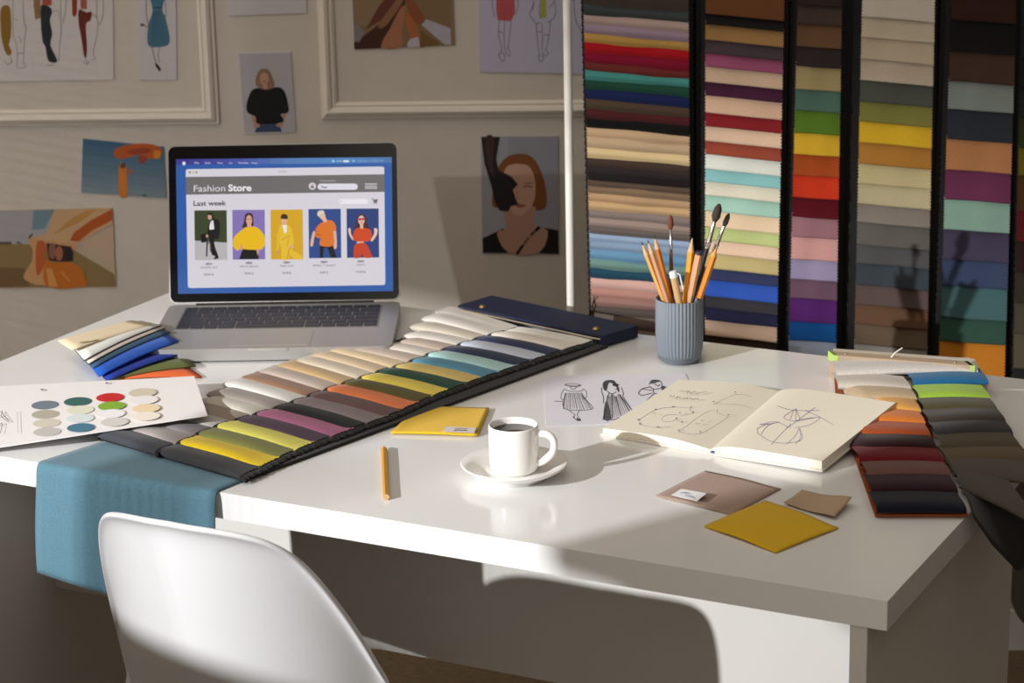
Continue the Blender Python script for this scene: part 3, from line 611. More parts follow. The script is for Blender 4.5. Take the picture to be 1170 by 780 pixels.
# ------------------------------------------------------------------ hanging swatch books on a rack
YB = 3.35
rack = thing('garment_rack', (.30, YB+.02, 0), 'slim white metal rack with one pole in view beside the hanging swatch books', 'rack')
POLE = mat((232, 228, 220), .35)
pp = aty(650.3, 180, YB+.02)
MB().tube([(pp.x, YB+.02, .01), (pp.x, YB+.02, 1.36)], .0062, POLE, 20).build('pole', rack)
MB().tube([(pp.x+1.0, YB+.02, .01), (pp.x+1.0, YB+.02, 1.36)], .0062, POLE, 20).build('pole', rack)
MB().tube([(pp.x-.02, YB+.02, 1.355), (pp.x+1.02, YB+.02, 1.355)], .0062, POLE, 20).build('rail', rack)
for dx in (0, 1.0): MB().tube([(pp.x+dx, YB-.1, .01), (pp.x+dx, YB+.2, .01)], .01, POLE, 16).build('foot', rack)
def hang(label, Ls, Rs, rows, slope, bulge, padL, padR, k=1.0, rough=.9, extra=None, thick=.022):
    """Ls, Rs: edge x at y=0 and y=400; rows: (y bottom at the left edge, colour)"""
    def X(t, y): return (lerp(Ls[0], Ls[1], y/400) if t == 0 else lerp(Rs[0], Rs[1], y/400))
    c = aty((Ls[0]+Rs[0])/2, 0, YB)
    root = thing('hanging_swatch_book', (c.x, YB, 1.35), label, 'swatch book', 'swatch books hanging from the rack')
    wpx = Rs[0]-Ls[0]
    def Pt(u, y, d): # u across, y px at left edge
        yy = y + slope*u*wpx
        return aty(lerp(lerp(Ls[0], Ls[1], yy/400), lerp(Rs[0], Rs[1], yy/400), u), yy, YB) + V((0, -d, 0))
    # black backing leaves with pinked edges
    mb = MB()
    zt = 1.343
    for q, (ex, dy) in enumerate(((0, .0), (.35, .006), (.7, .012), (1, .018))):
        n = 150; pl = []; pr = []
        for i in range(n+1):
            z = lerp(zt, .545, i/n); zz = (1 if (i+q) % 2 else -1)*.0013
            ypx = lerp(-185, 420, i/n)
            xl = lerp(Ls[0], Ls[1], ypx/400); xr = lerp(Rs[0], Rs[1], ypx/400)
            a = aty(xl, ypx, YB); b = aty(xr, ypx, YB)
            pl.append(V((a.x - ex*padL/800 + zz, YB+.0035+dy, z))); pr.append(V((b.x + ex*padR/800 + .0008 + zz, YB+.0035+dy, z)))
        vs = pl+pr; fs = [[i, i+1, n+2+i, n+1+i] for i in range(n)]
        mb.add(vs, fs, BLACK)
    mb.build('backing', root)
    mb = MB(); a = aty(X(0, 0), 0, YB); b = aty(X(1, 0), 0, YB)
    mb.box((a.x-.003, YB-.004, 1.325), (b.x-a.x+.006, 0, 0), (0, .03, 0), (0, 0, .024), BLACK); mb.build('header_bar', root)
    y0 = -30
    for i, (yb, c) in enumerate(rows):
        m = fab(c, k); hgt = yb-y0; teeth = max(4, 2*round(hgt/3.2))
        mb = MB(); rnd = random.uniform(-.6, .6)*(.4 if bulge > .0055 else 1)
        top = y0 - min(4, hgt*.3)
        def f(u, v):
            if v <= .85:
                t = v/.85; y = lerp(top, yb, t); d = bulge*math.sin(math.pi*(.10 + .72*t)) if bulge > .008 else bulge*(t*1.3-.15)
            else:
                t = (v-.85)/.15; y = yb - 1.5*t + (.6 if t > .3 else 0); d = bulge*(1-1.0*t)
            d += .0006*math.sin(u*5+i*1.7) + .0004*math.sin(u*11+i)
            p = Pt(u, y + rnd*math.sin(u*3.1), d)
            return p
        nv = teeth + 4; nu = 10
        vs = []
        for j in range(nv+1):
            for q in range(nu+1):
                p = f(q/nu, j/nv)
                if q in (0, nu): p.x += .0011*(1 if j % 2 else -1)
                vs.append(p)
        fs = [[j*(nu+1)+q, j*(nu+1)+q+1, (j+1)*(nu+1)+q+1, (j+1)*(nu+1)+q] for j in range(nv) for q in range(nu)]
        mb.add(vs, fs, m, True); mb.build('swatch', root)
        y0 = yb
    if extra: extra(root)
    return root
C1 = [(5, (70, 60, 54)), (16, (58, 64, 66)), (27, (168, 146, 138)), (38, (146, 126, 142)), (48, (176, 138, 72)), (60, (160, 14, 26)), (71, (120, 10, 40)), (80, (100, 38, 34)), (90, (66, 136, 128)), (101, (28, 68, 54)), (113, (20, 32, 74)), (124, (74, 58, 46)),
      (134, (74, 28, 30)), (145, (16, 14, 14)), (156, (190, 160, 126)), (168, (184, 158, 126)), (179, (208, 184, 138)), (189, (64, 50, 42)), (196, (44, 36, 38)), (204, (30, 24, 24)), (211, (84, 68, 56)), (219, (120, 98, 76)), (229, (170, 138, 104)), (238, (184, 152, 112)),
      (248, (126, 112, 106)), (257, (148, 128, 118)), (265, (98, 88, 84)), (274, (144, 164, 190)), (284, (128, 150, 174)), (295, (100, 142, 172)), (305, (106, 138, 130)), (316, (32, 70, 88)), (328, (204, 164, 152)), (338, (176, 130, 118)), (347, (150, 114, 104)), (358, (84, 74, 68)), (372, (112, 98, 88)), (386, (126, 110, 98))]
C2 = [(15, (96, 60, 34)), (27, (22, 18, 18)), (45, (140, 106, 64)), (60, (66, 54, 60)), (75, (136, 70, 98)), (93, (184, 158, 134)), (108, (64, 28, 52)), (128, (202, 168, 142)), (143, (126, 30, 36)), (160, (212, 182, 156)), (175, (144, 68, 50)), (192, (208, 212, 202)), (206, (132, 184, 184)),
      (222, (212, 206, 186)), (240, (148, 184, 168)), (258, (210, 186, 154)), (273, (172, 182, 120)), (288, (212, 182, 156)), (305, (178, 162, 112)), (318, (46, 52, 84)), (337, (44, 80, 166)), (350, (52, 50, 56)), (364, (36, 36, 62)), (382, (204, 174, 152)), (402, (58, 44, 38)), (418, (90, 74, 60))]
C3 = [(5, (50, 40, 36)), (27, (72, 58, 52)), (52, (106, 76, 54)), (75, (52, 42, 42)), (101, (164, 146, 102)), (125, (80, 110, 98)), (151, (88, 122, 36)), (175, (222, 178, 48)), (199, (172, 76, 28)), (224, (206, 56, 26)), (247, (88, 8, 22)), (270, (152, 108, 114)), (295, (206, 154, 148)), (318, (154, 144, 174)), (340, (108, 80, 96)), (366, (84, 34, 106)), (388, (14, 78, 142)), (410, (168, 178, 198))]
C4 = [(19, (212, 202, 190)), (42, (206, 192, 168)), (67, (196, 180, 154)), (91, (196, 180, 160)), (115, (80, 84, 76)), (138, (132, 130, 66)), (162, (226, 182, 44)), (186, (184, 128, 54)), (209, (206, 190, 142)), (232, (196, 184, 146)), (253, (140, 130, 120)), (278, (98, 94, 88)), (300, (84, 84, 84)), (324, (62, 70, 78)), (347, (96, 80, 76)), (369, (108, 78, 58)), (392, (112, 94, 76)), (412, (160, 154, 148))]
C5 = [(22, (64, 36, 30)), (58, (26, 24, 26)), (92, (84, 60, 50)), (124, (148, 158, 152)), (158, (54, 58, 68)), (193, (212, 146, 96)), (227, (128, 60, 98)), (261, (160, 198, 180)), (295, (80, 72, 98)), (325, (68, 82, 116)), (361, (84, 122, 126)), (388, (60, 98, 82)), (432, (232, 146, 44))]
C6 = [(30, (40, 52, 56)), (66, (34, 44, 50)), (100, (28, 36, 44)), (134, (36, 48, 40)), (168, (60, 66, 30)), (200, (126, 112, 30)), (240, (96, 60, 30)), (275, (110, 26, 30)), (310, (60, 30, 30)), (345, (70, 60, 48)), (380, (96, 88, 72)), (420, (110, 100, 80))]
def whitelabel(root):
    P = aty(690, 362, YB) + V((0, -.012, 0))
    MB().prism([aty(679, 357, P.y), aty(701, 360.5, P.y), aty(701, 374, P.y), aty(679, 374, P.y)], (0, .0006, 0), mat((200, 192, 190), .7, 'paper')).build('paper_label', root)
    MB().tube([aty(679, 338, P.y), aty(677, 350, P.y), aty(678, 362, P.y), aty(676, 372, P.y)], .0009, BLACK, 6).build('cord', root)
hang('hanging swatch book of tightly rolled narrow bands right beside the white pole', (666.5, 677), (786.5, 789), C1, .085, .0095, 2, 8, extra=whitelabel)
hang('hanging swatch book with mint, cream and royal blue bands directly behind the pencil pot brushes', (806, 805.5), (896, 887), C2, .10, .0058, 14, 8, k=1.15)
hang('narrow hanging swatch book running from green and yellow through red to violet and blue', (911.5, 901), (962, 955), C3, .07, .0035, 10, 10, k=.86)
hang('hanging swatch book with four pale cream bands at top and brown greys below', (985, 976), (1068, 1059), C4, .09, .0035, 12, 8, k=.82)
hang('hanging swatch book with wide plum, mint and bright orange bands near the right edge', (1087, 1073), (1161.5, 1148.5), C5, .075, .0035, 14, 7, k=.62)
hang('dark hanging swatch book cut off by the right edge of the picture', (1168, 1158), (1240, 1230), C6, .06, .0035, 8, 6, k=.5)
# ------------------------------------------------------------------ small swatch fan on the left
def small_fan():
    root = thing('fabric_swatch_fan', at(150, 410), 'small fanned swatch set in white, royal blue and olive in front of the laptop', 'swatch book')
    def sheet(pts, z0, dz, c, name='swatch', t=.0022, edge=None, curve=.003):
        ps = [at(x, y, z0 + (dz if k in (1, 2) else 0)) for k, (x, y) in enumerate(pts)]
        mb = MB()
        def f(u, v, o=0):
            p = ps[0].lerp(ps[1], u).lerp(ps[3].lerp(ps[2], u), v); p.z += curve*math.sin(u*math.pi) + o; return p
        n = 8
        mb.grid(lambda u, v: f(u, v), n, 3, c); mb.grid(lambda u, v: f(u, 1-v, -t), n, 3, edge or c)
        mb.grid(lambda u, v: f(u, 1, -t*v), n, 1, edge or c); mb.grid(lambda u, v: f(0, u, -t*v), 3, 1, edge or c); mb.grid(lambda u, v: f(1, 1-u, -t*v), 3, 1, edge or c)
        return mb.build(name, root, merge=True)
    sheet([(104, 408), (196, 405), (231, 430), (128, 433)], TZ+.003, 0, fab((206, 96, 50)))
    sheet([(98, 402), (200, 400), (224, 417), (121, 434)], TZ+.0055, .001, fab((98, 106, 58)))
    sheet([(92, 400), (190, 385), (213, 402), (122, 434)], TZ+.009, .003, fab((38, 62, 160)))
    sheet([(88, 398), (180, 374), (204, 389), (113, 429)], TZ+.0125, .0095, fab((34, 88, 186)))
    sheet([(84, 397), (172, 370), (195, 379), (106, 419)], TZ+.0155, .0085, fab((60, 92, 116)))
    sheet([(82, 394), (160, 368), (189, 374), (101, 415)], TZ+.018, .0080, mat((226, 212, 200), .8, 'paper'), edge=mat((80, 78, 78), .8))
    sheet([(80, 392), (160, 366), (184, 371), (96, 411)], TZ+.0205, .0078, mat((222, 222, 216), .85, 'paper'), edge=mat((70, 70, 72), .8))
    h = sheet([(66, 389), (150, 365.5), (174, 370), (82, 399)], TZ+.0258, .004, mat((226, 208, 176), .8, 'paper'), 'paper_header', .0012, curve=.001)
    mb = MB(); A = Art(mb, lambda x, y: at(x, y, TZ+.0286), (0, 0, 1), .0001)
    A.line([(91, 391.2), (102, 390)], 1.0, (140, 132, 90)); A.line([(104, 389.8), (112, 388.2)], 1.2, (140, 132, 90)); mb.build('printed_mark', h)
small_fan()
# ------------------------------------------------------------------ colour card
def colour_card():
    z0, z1 = TZ+.010, TZ+.0285
    a, b, c = at(0, 441, z0), at(222, 429.5, z1), at(237, 474, z1)
    n = (b-a).cross(c-b).normalized(); n = n if n.z > 0 else -n
    fn = lambda x, y: onpl(x, y, a, n)
    mb = MB(); pts = [fn(-70, 444.5), fn(222, 429.5), fn(237, 474), fn(-70, 521)]
    mb.prism(pts, n*-.0012, mat((238, 234, 233), .5, 'paper'))
    A = Art(mb, fn, n, .00012, matk=lambda c: mat(c, .6))
    dots = [((51.7, 462.7), (112, 124, 138)), ((52, 473.3), (176, 170, 156)), ((53.3, 483.5), (206, 200, 184)), ((53.9, 493.6), (192, 188, 184)),
            ((88.9, 459.1), (52, 98, 92)), ((91.6, 468.8), (222, 220, 200)), ((91.6, 478.5), (214, 222, 224)), ((92.5, 489.2), (66, 118, 142)),
            ((125.8, 454.8), (196, 34, 36)), ((127.8, 464.6), (130, 172, 54)), ((127.3, 473.6), (236, 234, 236)), ((131, 483.2), (208, 206, 202)),
            ((163, 449.8), (206, 196, 178)), ((165, 458.2), (234, 231, 228)), ((167.1, 468.0), (232, 212, 174)), ((167.3, 477), (238, 230, 216))]
    for (x, y), col in dots: A.ell(x, y, 16, 5, col, -.06)
    A.line([(20.3, 472), (20.8, 496)], .7, (186, 178, 176)); A.ell(48.5, 446.8, 2, .9, (120, 116, 104)); A.ell(122.5, 439.3, 2, .8, (110, 106, 92))
    for l in ([(1, 473), (3, 472), (2, 477), (6, 481), (11, 484)], [(2, 472), (6, 478), (10, 482)], [(0, 487), (3, 486), (1, 496), (0, 496)], [(-5, 480), (-8, 488), (0, 487)], [(-10, 470), (-6, 478), (1, 477)]): A.line(l, .6, (90, 84, 84), 3)
    return tag(mb.build('colour_card'), 'white colour card with rows of round colour dots lying across the swatch book end', 'card')
colour_card()
# ------------------------------------------------------------------ loose fabric pieces and papers
def piece(px, z, c, name, label, group=None, wave=.002, t=.0012, zc=(0, 0, 0, 0), kind='fabric', parts=None, n=16):
    ps = [at(x, y, z + zc[k]) for k, (x, y) in enumerate(px)]
    mb = MB(); m = mat(c, .9, kind, 1, 0, .15)
    def f(u, v, o=0):
        p = ps[0].lerp(ps[1], u).lerp(ps[3].lerp(ps[2], u), v)
        p.z += wave*(abs(math.sin(u*3.3+.4)*math.sin(v*2.7+.3)))*.6 + wave*.4*math.sin(u*math.pi)**2 + o; return p
    mb.grid(lambda u, v: f(u, v), n, n, m); mb.grid(lambda u, v: f(u, 1-v, -t), n, n, m)
    for g in (lambda u, v: f(u, 1, -t*v), lambda u, v: f(1-u, 0, -t*v), lambda u, v: f(0, u, -t*v), lambda u, v: f(1, 1-u, -t*v)): mb.grid(g, n, 1, m)
    ctr = f(.5, .5)
    root = thing(name, (ctr.x, ctr.y, z), label, 'fabric piece', group) if parts else None
    o = mb.build('cloth' if parts else name, root, merge=True)
    if not parts: tag(o, label, 'fabric piece', group)
    else: parts(root, f)
    return o
def ylab(root, f):
    z = TZ + .0060
    mb = MB(); mb.prism([at(x, y, z) for x, y in ((505.5, 493), (509.5, 487), (546, 489), (542.5, 494.6))], (0, 0, .0003), mat((214, 206, 200), .7, 'paper'))
    A = Art(mb, lambda x, y: at(x, y, z+.0003), (0, 0, 1), .0001)
    A.line([(520, 490), (523, 489.3), (525, 490), (528, 489.2), (531, 490), (534, 489.4)], .6, (110, 104, 100)); A.line([(519, 491.9), (523, 491.4), (527, 492), (531, 491.5), (534, 492)], .7, (84, 80, 78)); A.line([(545, 488.3), (542.5, 493.8)], .8, (110, 80, 50))
    mb.build('paper_label', root)
piece([(478, 464.5), (559, 465.5), (545.5, 496.5), (446, 493.5)], TZ+.0035, (226, 184, 44), 'folded_fabric', 'bright yellow folded fabric with a white label between swatch book and coffee cup', 'loose fabric pieces on the desk', .0014, .0018, parts=ylab)
def blab(root, f):
    pts = [(767, 565.5), (778.5, 558.5), (807.5, 563.5), (796.5, 572.5)]
    z = (TZ+.004, TZ+.005, TZ+.008, TZ+.0075)
    P = [at(x, y, zz) for (x, y), zz in zip(pts, z)]
    mb = MB(); mb.prism(P, (0, 0, .0003), mat((226, 224, 226), .7, 'paper'))
    A = Art(mb, lambda x, y: at(x, y, TZ+.0074), (0, 0, 1), .0001)
    A.line([(778, 563), (783, 562.4), (787, 563.8)], .9, (150, 156, 186)); A.line([(783, 566), (788, 566.4), (794, 569)], .9, (160, 164, 190))
    mb.build('paper_label', root)
piece([(806, 537.5), (892, 558), (836, 587.5), (749, 566)], TZ+.0016, (160, 136, 122), 'fabric_swatch', 'dusty brown fabric swatch carrying a small white label', 'loose fabric pieces on the desk', .002, parts=blab)
piece([(874.5, 571.5), (958, 602.5), (886.5, 630.5), (804.5, 600.5)], TZ+.0022, (214, 172, 24), 'fabric_swatch', 'mustard yellow fabric swatch nearest the front right corner of the desk', 'loose fabric pieces on the desk', .004)
piece([(916, 559), (973, 567), (953.5, 588.5), (896, 573)], TZ+.0015, (178, 152, 126), 'fabric_swatch', 'small beige swatch with a curled corner beside the mustard one', 'loose fabric pieces on the desk', -.004, zc=(.001, .010, .005, .003))
# sketch sheet
mb = MB(); zs = TZ + .0012
mb.prism([at(x, y, TZ+.0004) for x, y in ((621, 430), (783, 427), (806, 481), (624, 487))], (0, 0, .0005), mat((222, 220, 230), .6, 'paper'))
A = Art(mb, lambda x, y: at(x, y, TZ+.0009), (0, 0, 1), .00005); A.flat = 1; A.frame(610, 420, 6.16); K = (52, 52, 60)
A.ell(275, 122, 60, 13, (120, 116, 122), .05); A.ell(272, 120, 44, 7, (206, 202, 212), .05)
for l in ([(255, 130), (265, 150), (290, 148), (300, 130)], [(215, 150), (198, 175), (190, 215), (210, 230)], [(345, 150), (370, 170), (365, 215), (340, 220)], [(215, 150), (250, 165), (330, 165), (345, 150)], [(145, 236), (205, 240), (200, 262)], [(220, 180), (205, 262), (235, 295), (320, 300), (405, 292), (408, 270), (330, 190)],
          [(245, 298), (290, 335), (275, 345), (300, 368)], [(325, 298), (305, 330), (330, 368)], [(280, 345), (300, 370), (330, 372)]): A.line(l, 3.6, K, 4)
for k in range(13): t = k/12; A.line([(225+t*110, 178), (lerp(208, 405, t) + 3*math.sin(k*2), 290 + 4*math.sin(k))], 2.6 + 2*(k % 3 == 0), K)
A.poly([(300, 350), (320, 362), (332, 372), (305, 370)], (60, 60, 68))
A.poly([(490, 150), (485, 110), (510, 90), (560, 90), (585, 118), (600, 150), (595, 175), (575, 130), (530, 105), (510, 160)], (70, 70, 76), 3); A.ell(575, 122, 22, 10, (56, 56, 62))
for l in ([(478, 140), (475, 165), (490, 210), (488, 250)], [(510, 160), (545, 185), (580, 170)], [(615, 140), (630, 185), (628, 205), (690, 300)], [(530, 180), (510, 240), (487, 360)], [(487, 365), (560, 366), (600, 350)], [(600, 160), (575, 150)]): A.line(l, 4, K, 4)
A.poly([(500, 250), (520, 250), (545, 362), (490, 365)], (90, 90, 96), 2)
for k in range(14): t = k/13; A.line([(520+t*90, 195+10*math.sin(k)), (lerp(490, 688, t), lerp(362, 300, t*t))], 2.8 + 3*(k % 4 == 0), K)
for l in ([(735, 180), (760, 150), (820, 135)], [(735, 180), (760, 195), (830, 180)], [(760, 150), (830, 160)], [(810, 120), (830, 90), (880, 90), (900, 115), (890, 145), (840, 150), (815, 135)], [(850, 115), (875, 130), (885, 118)], [(840, 150), (845, 180), (890, 180), (920, 160)], [(900, 130), (935, 140), (945, 165), (915, 175)], [(845, 185), (800, 225), (780, 258)], [(870, 185), (830, 215)], [(905, 140), (915, 185)]): A.line(l, 4, K, 4)
A.poly([(815, 110), (840, 88), (885, 96), (860, 104), (840, 112)], (84, 84, 90), 3); A.ell(912, 150, 14, 22, (80, 80, 88), -.3)
tag(mb.build('sketch_sheet'), 'white sheet with three ink fashion figures beside the open sketchbook', 'drawing')
# ------------------------------------------------------------------ sketchbook
def sketchbook():
    root = thing('sketchbook', at(830, 500), 'open sketchbook with pencil pattern sketches on cream pages', 'sketchbook')
    CR = mat((236, 229, 212), .75, 'paper'); EDGE = mat((240, 234, 218), .8, 'paper'); COV = mat((228, 220, 206), .6)
    If, Ib = at(812, 519, TZ), at(890, 452, TZ+.004)
    Of, Ob = at(939, 538.5, TZ+.003), at(1023, 471, TZ+.015)
    Lf, Lb = at(689, 497, TZ), at(776, 441, TZ)
    hr = lambda u: .0058 + .0085*(1-math.exp(-u*9)) - .0025*u + .0005
    hl = lambda u: .0058 + .0075*math.sin(min(u*1.6, 1)*math.pi/2)*(1-.62*max(0, u-.25)/.75)
    def sfc(If, Ib, Of, Ob, h):
        def f(u, v, t=1.0):
            p = If.lerp(Of, u).lerp(Ib.lerp(Ob, u), v); p.z += .0028 + (h(u)-.0028)*t; return p
        return f
    fr, fl = sfc(If, Ib, Of, Ob, hr), sfc(If, Ib, Lf, Lb, hl)
    for f, nm in ((fr, 'page_block'), (fl, 'page_block')):
        mb = MB(); n = 36
        mb.grid(lambda u, v: f(u, v), n, 8, CR)
        mb.grid(lambda u, v: f(u, 0, v), n, 1, EDGE); mb.grid(lambda u, v: f(1-u, 1, v), n, 1, EDGE); mb.grid(lambda u, v: f(1, u, v), 8, 1, EDGE)
        # leaf lines on the fore edge
        for k in (.25, .5, .75): pass
        # drawing
        def fn(x, y, f=f, h=(hr if f is fr else hl)):
            z = TZ + .011
            O, X, Yv = If, (Of if f is fr else Lf)-If, Ib-If
            for _ in range(4):
                p = at(x, y, z); d = p-O; det = X.x*Yv.y-X.y*Yv.x
                u = (d.x*Yv.y-d.y*Yv.x)/det; w_ = (X.x*d.y-X.y*d.x)/det; uc = min(max(u, 0), 1); z = If.lerp(Of if f is fr else Lf, uc).lerp(Ib.lerp(Ob if f is fr else Lb, uc), min(max(w_, 0), 1)).z + h(uc)
            p.z = z; return p
        A = Art(mb, fn, (0, 0, 1), .00022); A.sub = 14
        if f is fr:
            A.frame(800, 430, 4.875); B = (120, 114, 156)
            for l in ([(430, 165), (500, 185), (560, 190), (665, 190)], [(535, 180), (530, 250)], [(535, 180), (470, 220), (480, 240), (530, 250)], [(535, 185), (555, 235)], [(640, 172), (530, 255), (480, 285)], [(535, 250), (665, 228), (610, 270), (530, 285)], [(585, 190), (670, 228), (745, 272)], [(535, 245), (610, 232), (665, 228)], [(520, 190), (500, 240)],
                      [(330, 270), (420, 252), (490, 282)], [(335, 265), (370, 268), (440, 255)], [(318, 290), (350, 275), (380, 262)], [(318, 315), (390, 360), (470, 372), (560, 360)], [(318, 290), (320, 315)], [(395, 380), (460, 310), (490, 282)], [(340, 320), (370, 280), (410, 258)], [(480, 378), (530, 330), (548, 290)], [(530, 375), (560, 340), (550, 290)], [(555, 290), (570, 340), (548, 362)], [(500, 262), (500, 285)]):
                A.line(l, 2.1, B, 4, keep=True)
        else:
            A.frame(680, 430, 6.5); B = (158, 152, 162)
            for l in ([(320, 325), (450, 248), (580, 228), (700, 235)], [(335, 355), (325, 325)], [(335, 360), (465, 380), (560, 372)], [(705, 235), (710, 258), (730, 272), (640, 290)], [(610, 285), (540, 285), (495, 310), (510, 335), (560, 335), (600, 320)], [(605, 320), (650, 348)], [(620, 412), (820, 268), (910, 258)], [(620, 412), (780, 425), (990, 300)], [(910, 240), (912, 270), (990, 300)], [(880, 205), (960, 205), (1090, 215), (1165, 240)], [(880, 205), (1040, 135), (1160, 150)]):
                A.line(l, 2.1, B, 4, keep=True)
            for x, y in ((450, 246), (580, 226), (322, 324), (333, 356), (466, 380), (712, 236), (728, 272), (604, 321), (648, 347), (622, 412), (782, 426), (990, 300), (880, 204), (630, 288), (1040, 136)): A.ell(x, y, 8, 3.5, (86, 82, 104), 0, 8)
            for l in ([(555, 175), (560, 160), (580, 172), (590, 160)], [(610, 170), (605, 185), (620, 172), (635, 185)], [(645, 185), (690, 178), (680, 190)], [(700, 175), (730, 190), (760, 182), (770, 195)], [(630, 125), (660, 132), (690, 128)], [(680, 150), (700, 125), (705, 148), (740, 128)], [(750, 145), (830, 132)], [(425, 290), (450, 298)], [(745, 370), (780, 372)], [(790, 350), (805, 342)]):
                A.line(l, 4, (164, 154, 146), 3, keep=True)
        mb.build(nm, root)
    def grow(p, c, e): return p + (p-c).normalized()*e
    cr = (If+Ib+Of+Ob)/4; cl = (If+Ib+Lf+Lb)/4
    for q, c in (((If, Of, Ob, Ib), cr), ((Lf, If, Ib, Lb), cl)):
        P = []
        for k, p in enumerate(q):
            p = grow(p, c, .0035) if (p is not If and p is not Ib) else p + (Ib-If).normalized()*(.003 if p is Ib else -.003)
            P.append(V((p.x, p.y, p.z+.0004)))
        MB().prism(P, (0, 0, .0022), COV).build('cover', root, bevel=.0006)
    MB().prism([at(811, 516.5, TZ+.004), at(813.5, 514.5, TZ+.006), at(816, 515.5, TZ+.004), at(815, 518, TZ+.0025)], (0, -.002, .001), mat((104, 116, 160), .7)).build('head_band', root)
sketchbook()
# ------------------------------------------------------------------ cup and saucer
CUPC = V((-.1385, 2.536, TZ))
POR = mat((243, 241, 237), .12, 'plain', 1, 0, .5)
sa = MB(); sa.lathe(CUPC, [(.0001, .004), (.034, .004), (.035, 0.0), (.037, 0.0), (.038, .004), (.050, .009), (.0595, .0155), (.0605, .0172), (.0595, .0180), (.050, .0125), (.041, .0085), (.036, .0070), (.030, .0072), (.0001, .0072)], POR, 72)
tag(sa.build('saucer', merge=True), 'round white saucer under the espresso cup', 'saucer')
cup = thing('coffee_cup', CUPC + V((0, 0, .0075)), 'small white espresso cup filled with black coffee', 'cup')
cz = CUPC + V((0, 0, .0075)); HC = .0545
MB().lathe(cz, [(.0001, .0008), (.021, .0008), (.0215, 0), (.0235, 0), (.0255, .002), (.0272, .006), (.0280, .015), (.0282, HC-.002), (.0278, HC-.0006), (.0270, HC), (.0262, HC-.0006), (.0258, HC-.002), (.0256, .014), (.022, .005), (.0001, .004)], POR, 64).build('cup_body', cup, merge=True)
MB().lathe(cz, [(.0001, HC-.0078), (.020, HC-.0078), (.0255, HC-.0076)], mat((34, 20, 12), .08), 48).build('coffee', cup)
hd = V((.96, -.28, 0))
hp = [(.026, .044), (.033, .0463), (.041, .0455), (.0462, .041), (.0478, .034), (.0458, .026), (.040, .019), (.033, .0135), (.026, .0105)]
hp = cat(hp, 5, False)
MB().tube([cz + hd*a + V((0, 0, b)) for a, b in hp], .0042, POR, 14).build('handle', cup)
# ------------------------------------------------------------------ pencils
def hexbody(mb, A, B, r, m, seg=6): mb.tube([A, B], r, m, seg, True, False)
def pencil(name, A, B, r, body, label, wood=(222, 178, 128), lead=(40, 38, 40), tip=.018, cap=None, group='pencils and brushes in the pot', flat=False):
    A, B = V(A), V(B); d = (A-B).normalized()              # A = point, B = end
    root = thing(name, (B.x, B.y, min(A.z, B.z)), label, 'pencil', group)
    bm_ = mat(body, .4, 'plain')
    if flat:
        mb = MB(); hexbody(mb, A, B, r, bm_); mb.build('barrel', root); MB().tube([A - d*.001, A + d*.0035], r*.96, mat((44, 46, 70), .5), 12).build('end_cap', root)
    else:
        S = A - d*tip
        mb = MB(); hexbody(mb, S, B, r, bm_); mb.build('barrel', root)
        MB().tube([S, A - d*tip*.25], [r*.98, r*.3], mat(wood, .7, 'wood'), 12).build('wooden_tip', root)
        MB().tube([A - d*tip*.25, A], [r*.3, r*.08], mat(lead, .5), 10).build('lead', root)
    if cap: MB().tube([B - d*.001, B + d*.003, B + d*.0045], [r, r*.9, r*.3], mat(cap, .3, 'plain', 1, .2), 12).build('end_cap', root)
    return root
zt = TZ + .0036
a, b = at(438.7, 509.5, zt), at(441.3, 567.5, zt)
pencil('pencil', a, b, .0036, (206, 150, 48), 'short orange pencil lying alone on the bare desk', tip=.012, cap=(216, 176, 120), group='pencils')
# ------------------------------------------------------------------ pencil pot
PC = V((.0550, 2.992, TZ)); PH = .0858; PR = .0312
def pot():
    mb = MB(); m = mat((118, 126, 136), .55); NF = 40; seg = NF*8
    prof = [(.0, .0005), (.62, .0005), (.72, .0015), (.82, .005), (.90, .010), (.96, .017), (.99, .026), (1.0, .036), (1.0, PH-.0005), (.985, PH)]
    def f(u, v):
        j = round(v*(len(prof)-1)); r, z = prof[j]; a = u*2*math.pi
        amp = .045*min(1, max(0, (r-.6)/.3))
        fl = abs(math.sin(a*NF/2))**.7
        rr = PR*r*(1-amp*(1-fl)); return PC + V((rr*math.cos(a), rr*math.sin(a), z))
    mb.grid(f, seg, len(prof)-1, m, True, True)
    mb.lathe(PC, [(PR*.94, PH), (PR*.90, PH-.0008), (PR*.90, .006), (.0001, .006)], m, 64)
    return tag(mb.build('pencil_pot'), 'grey fluted pot full of pencils and brushes', 'pot')
pot()
def inpot(top, rim, dy_top=0, dy_rim=0):
    A = aty(*top, PC.y+dy_top); R = aty(*rim, PC.y+dy_rim); d = (R-A).normalized()
    t = 0; B = R.copy()
    while t < .085:
        q = R + d*t
        if q.z < TZ+.009 or (V((q.x, q.y, 0))-V((PC.x, PC.y, 0))).length > PR*.90-.0045: break
        B = q; t += .001
    return A, B
G = 'pencils and brushes in the pot'
A, B = inpot((733, 276), (757.5, 340), -.004, -.004); pencil('pencil', A, B, .0036, (222, 168, 92), 'leftmost yellow tan pencil leaning left in the grey pot', group=G)
A, B = inpot((740, 274), (761.5, 340), -.012, -.012); pencil('pencil', A, B, .0036, (206, 152, 112), 'pinkish tan pencil second from left in the grey pot', group=G)
A, B = inpot((747.5, 269), (765, 340), .006, .004); pencil('pencil', A, B, .0038, (200, 118, 42), 'dark orange pencil third from left in the grey pot', group=G)
A, B = inpot((791, 272), (784, 340), .002, -.004); pencil('pencil', A, B, .0046, (240, 160, 30), 'bright yellow pencil with unleaded pale tip in the pot centre', lead=(226, 196, 140), group=G)
A, B = inpot((798.5, 290), (788.5, 340), -.016, -.012); pencil('pencil', A, B, .0048, (216, 166, 124), 'natural wood pencil with a blunt dark blue end in the grey pot', flat=True, group=G)
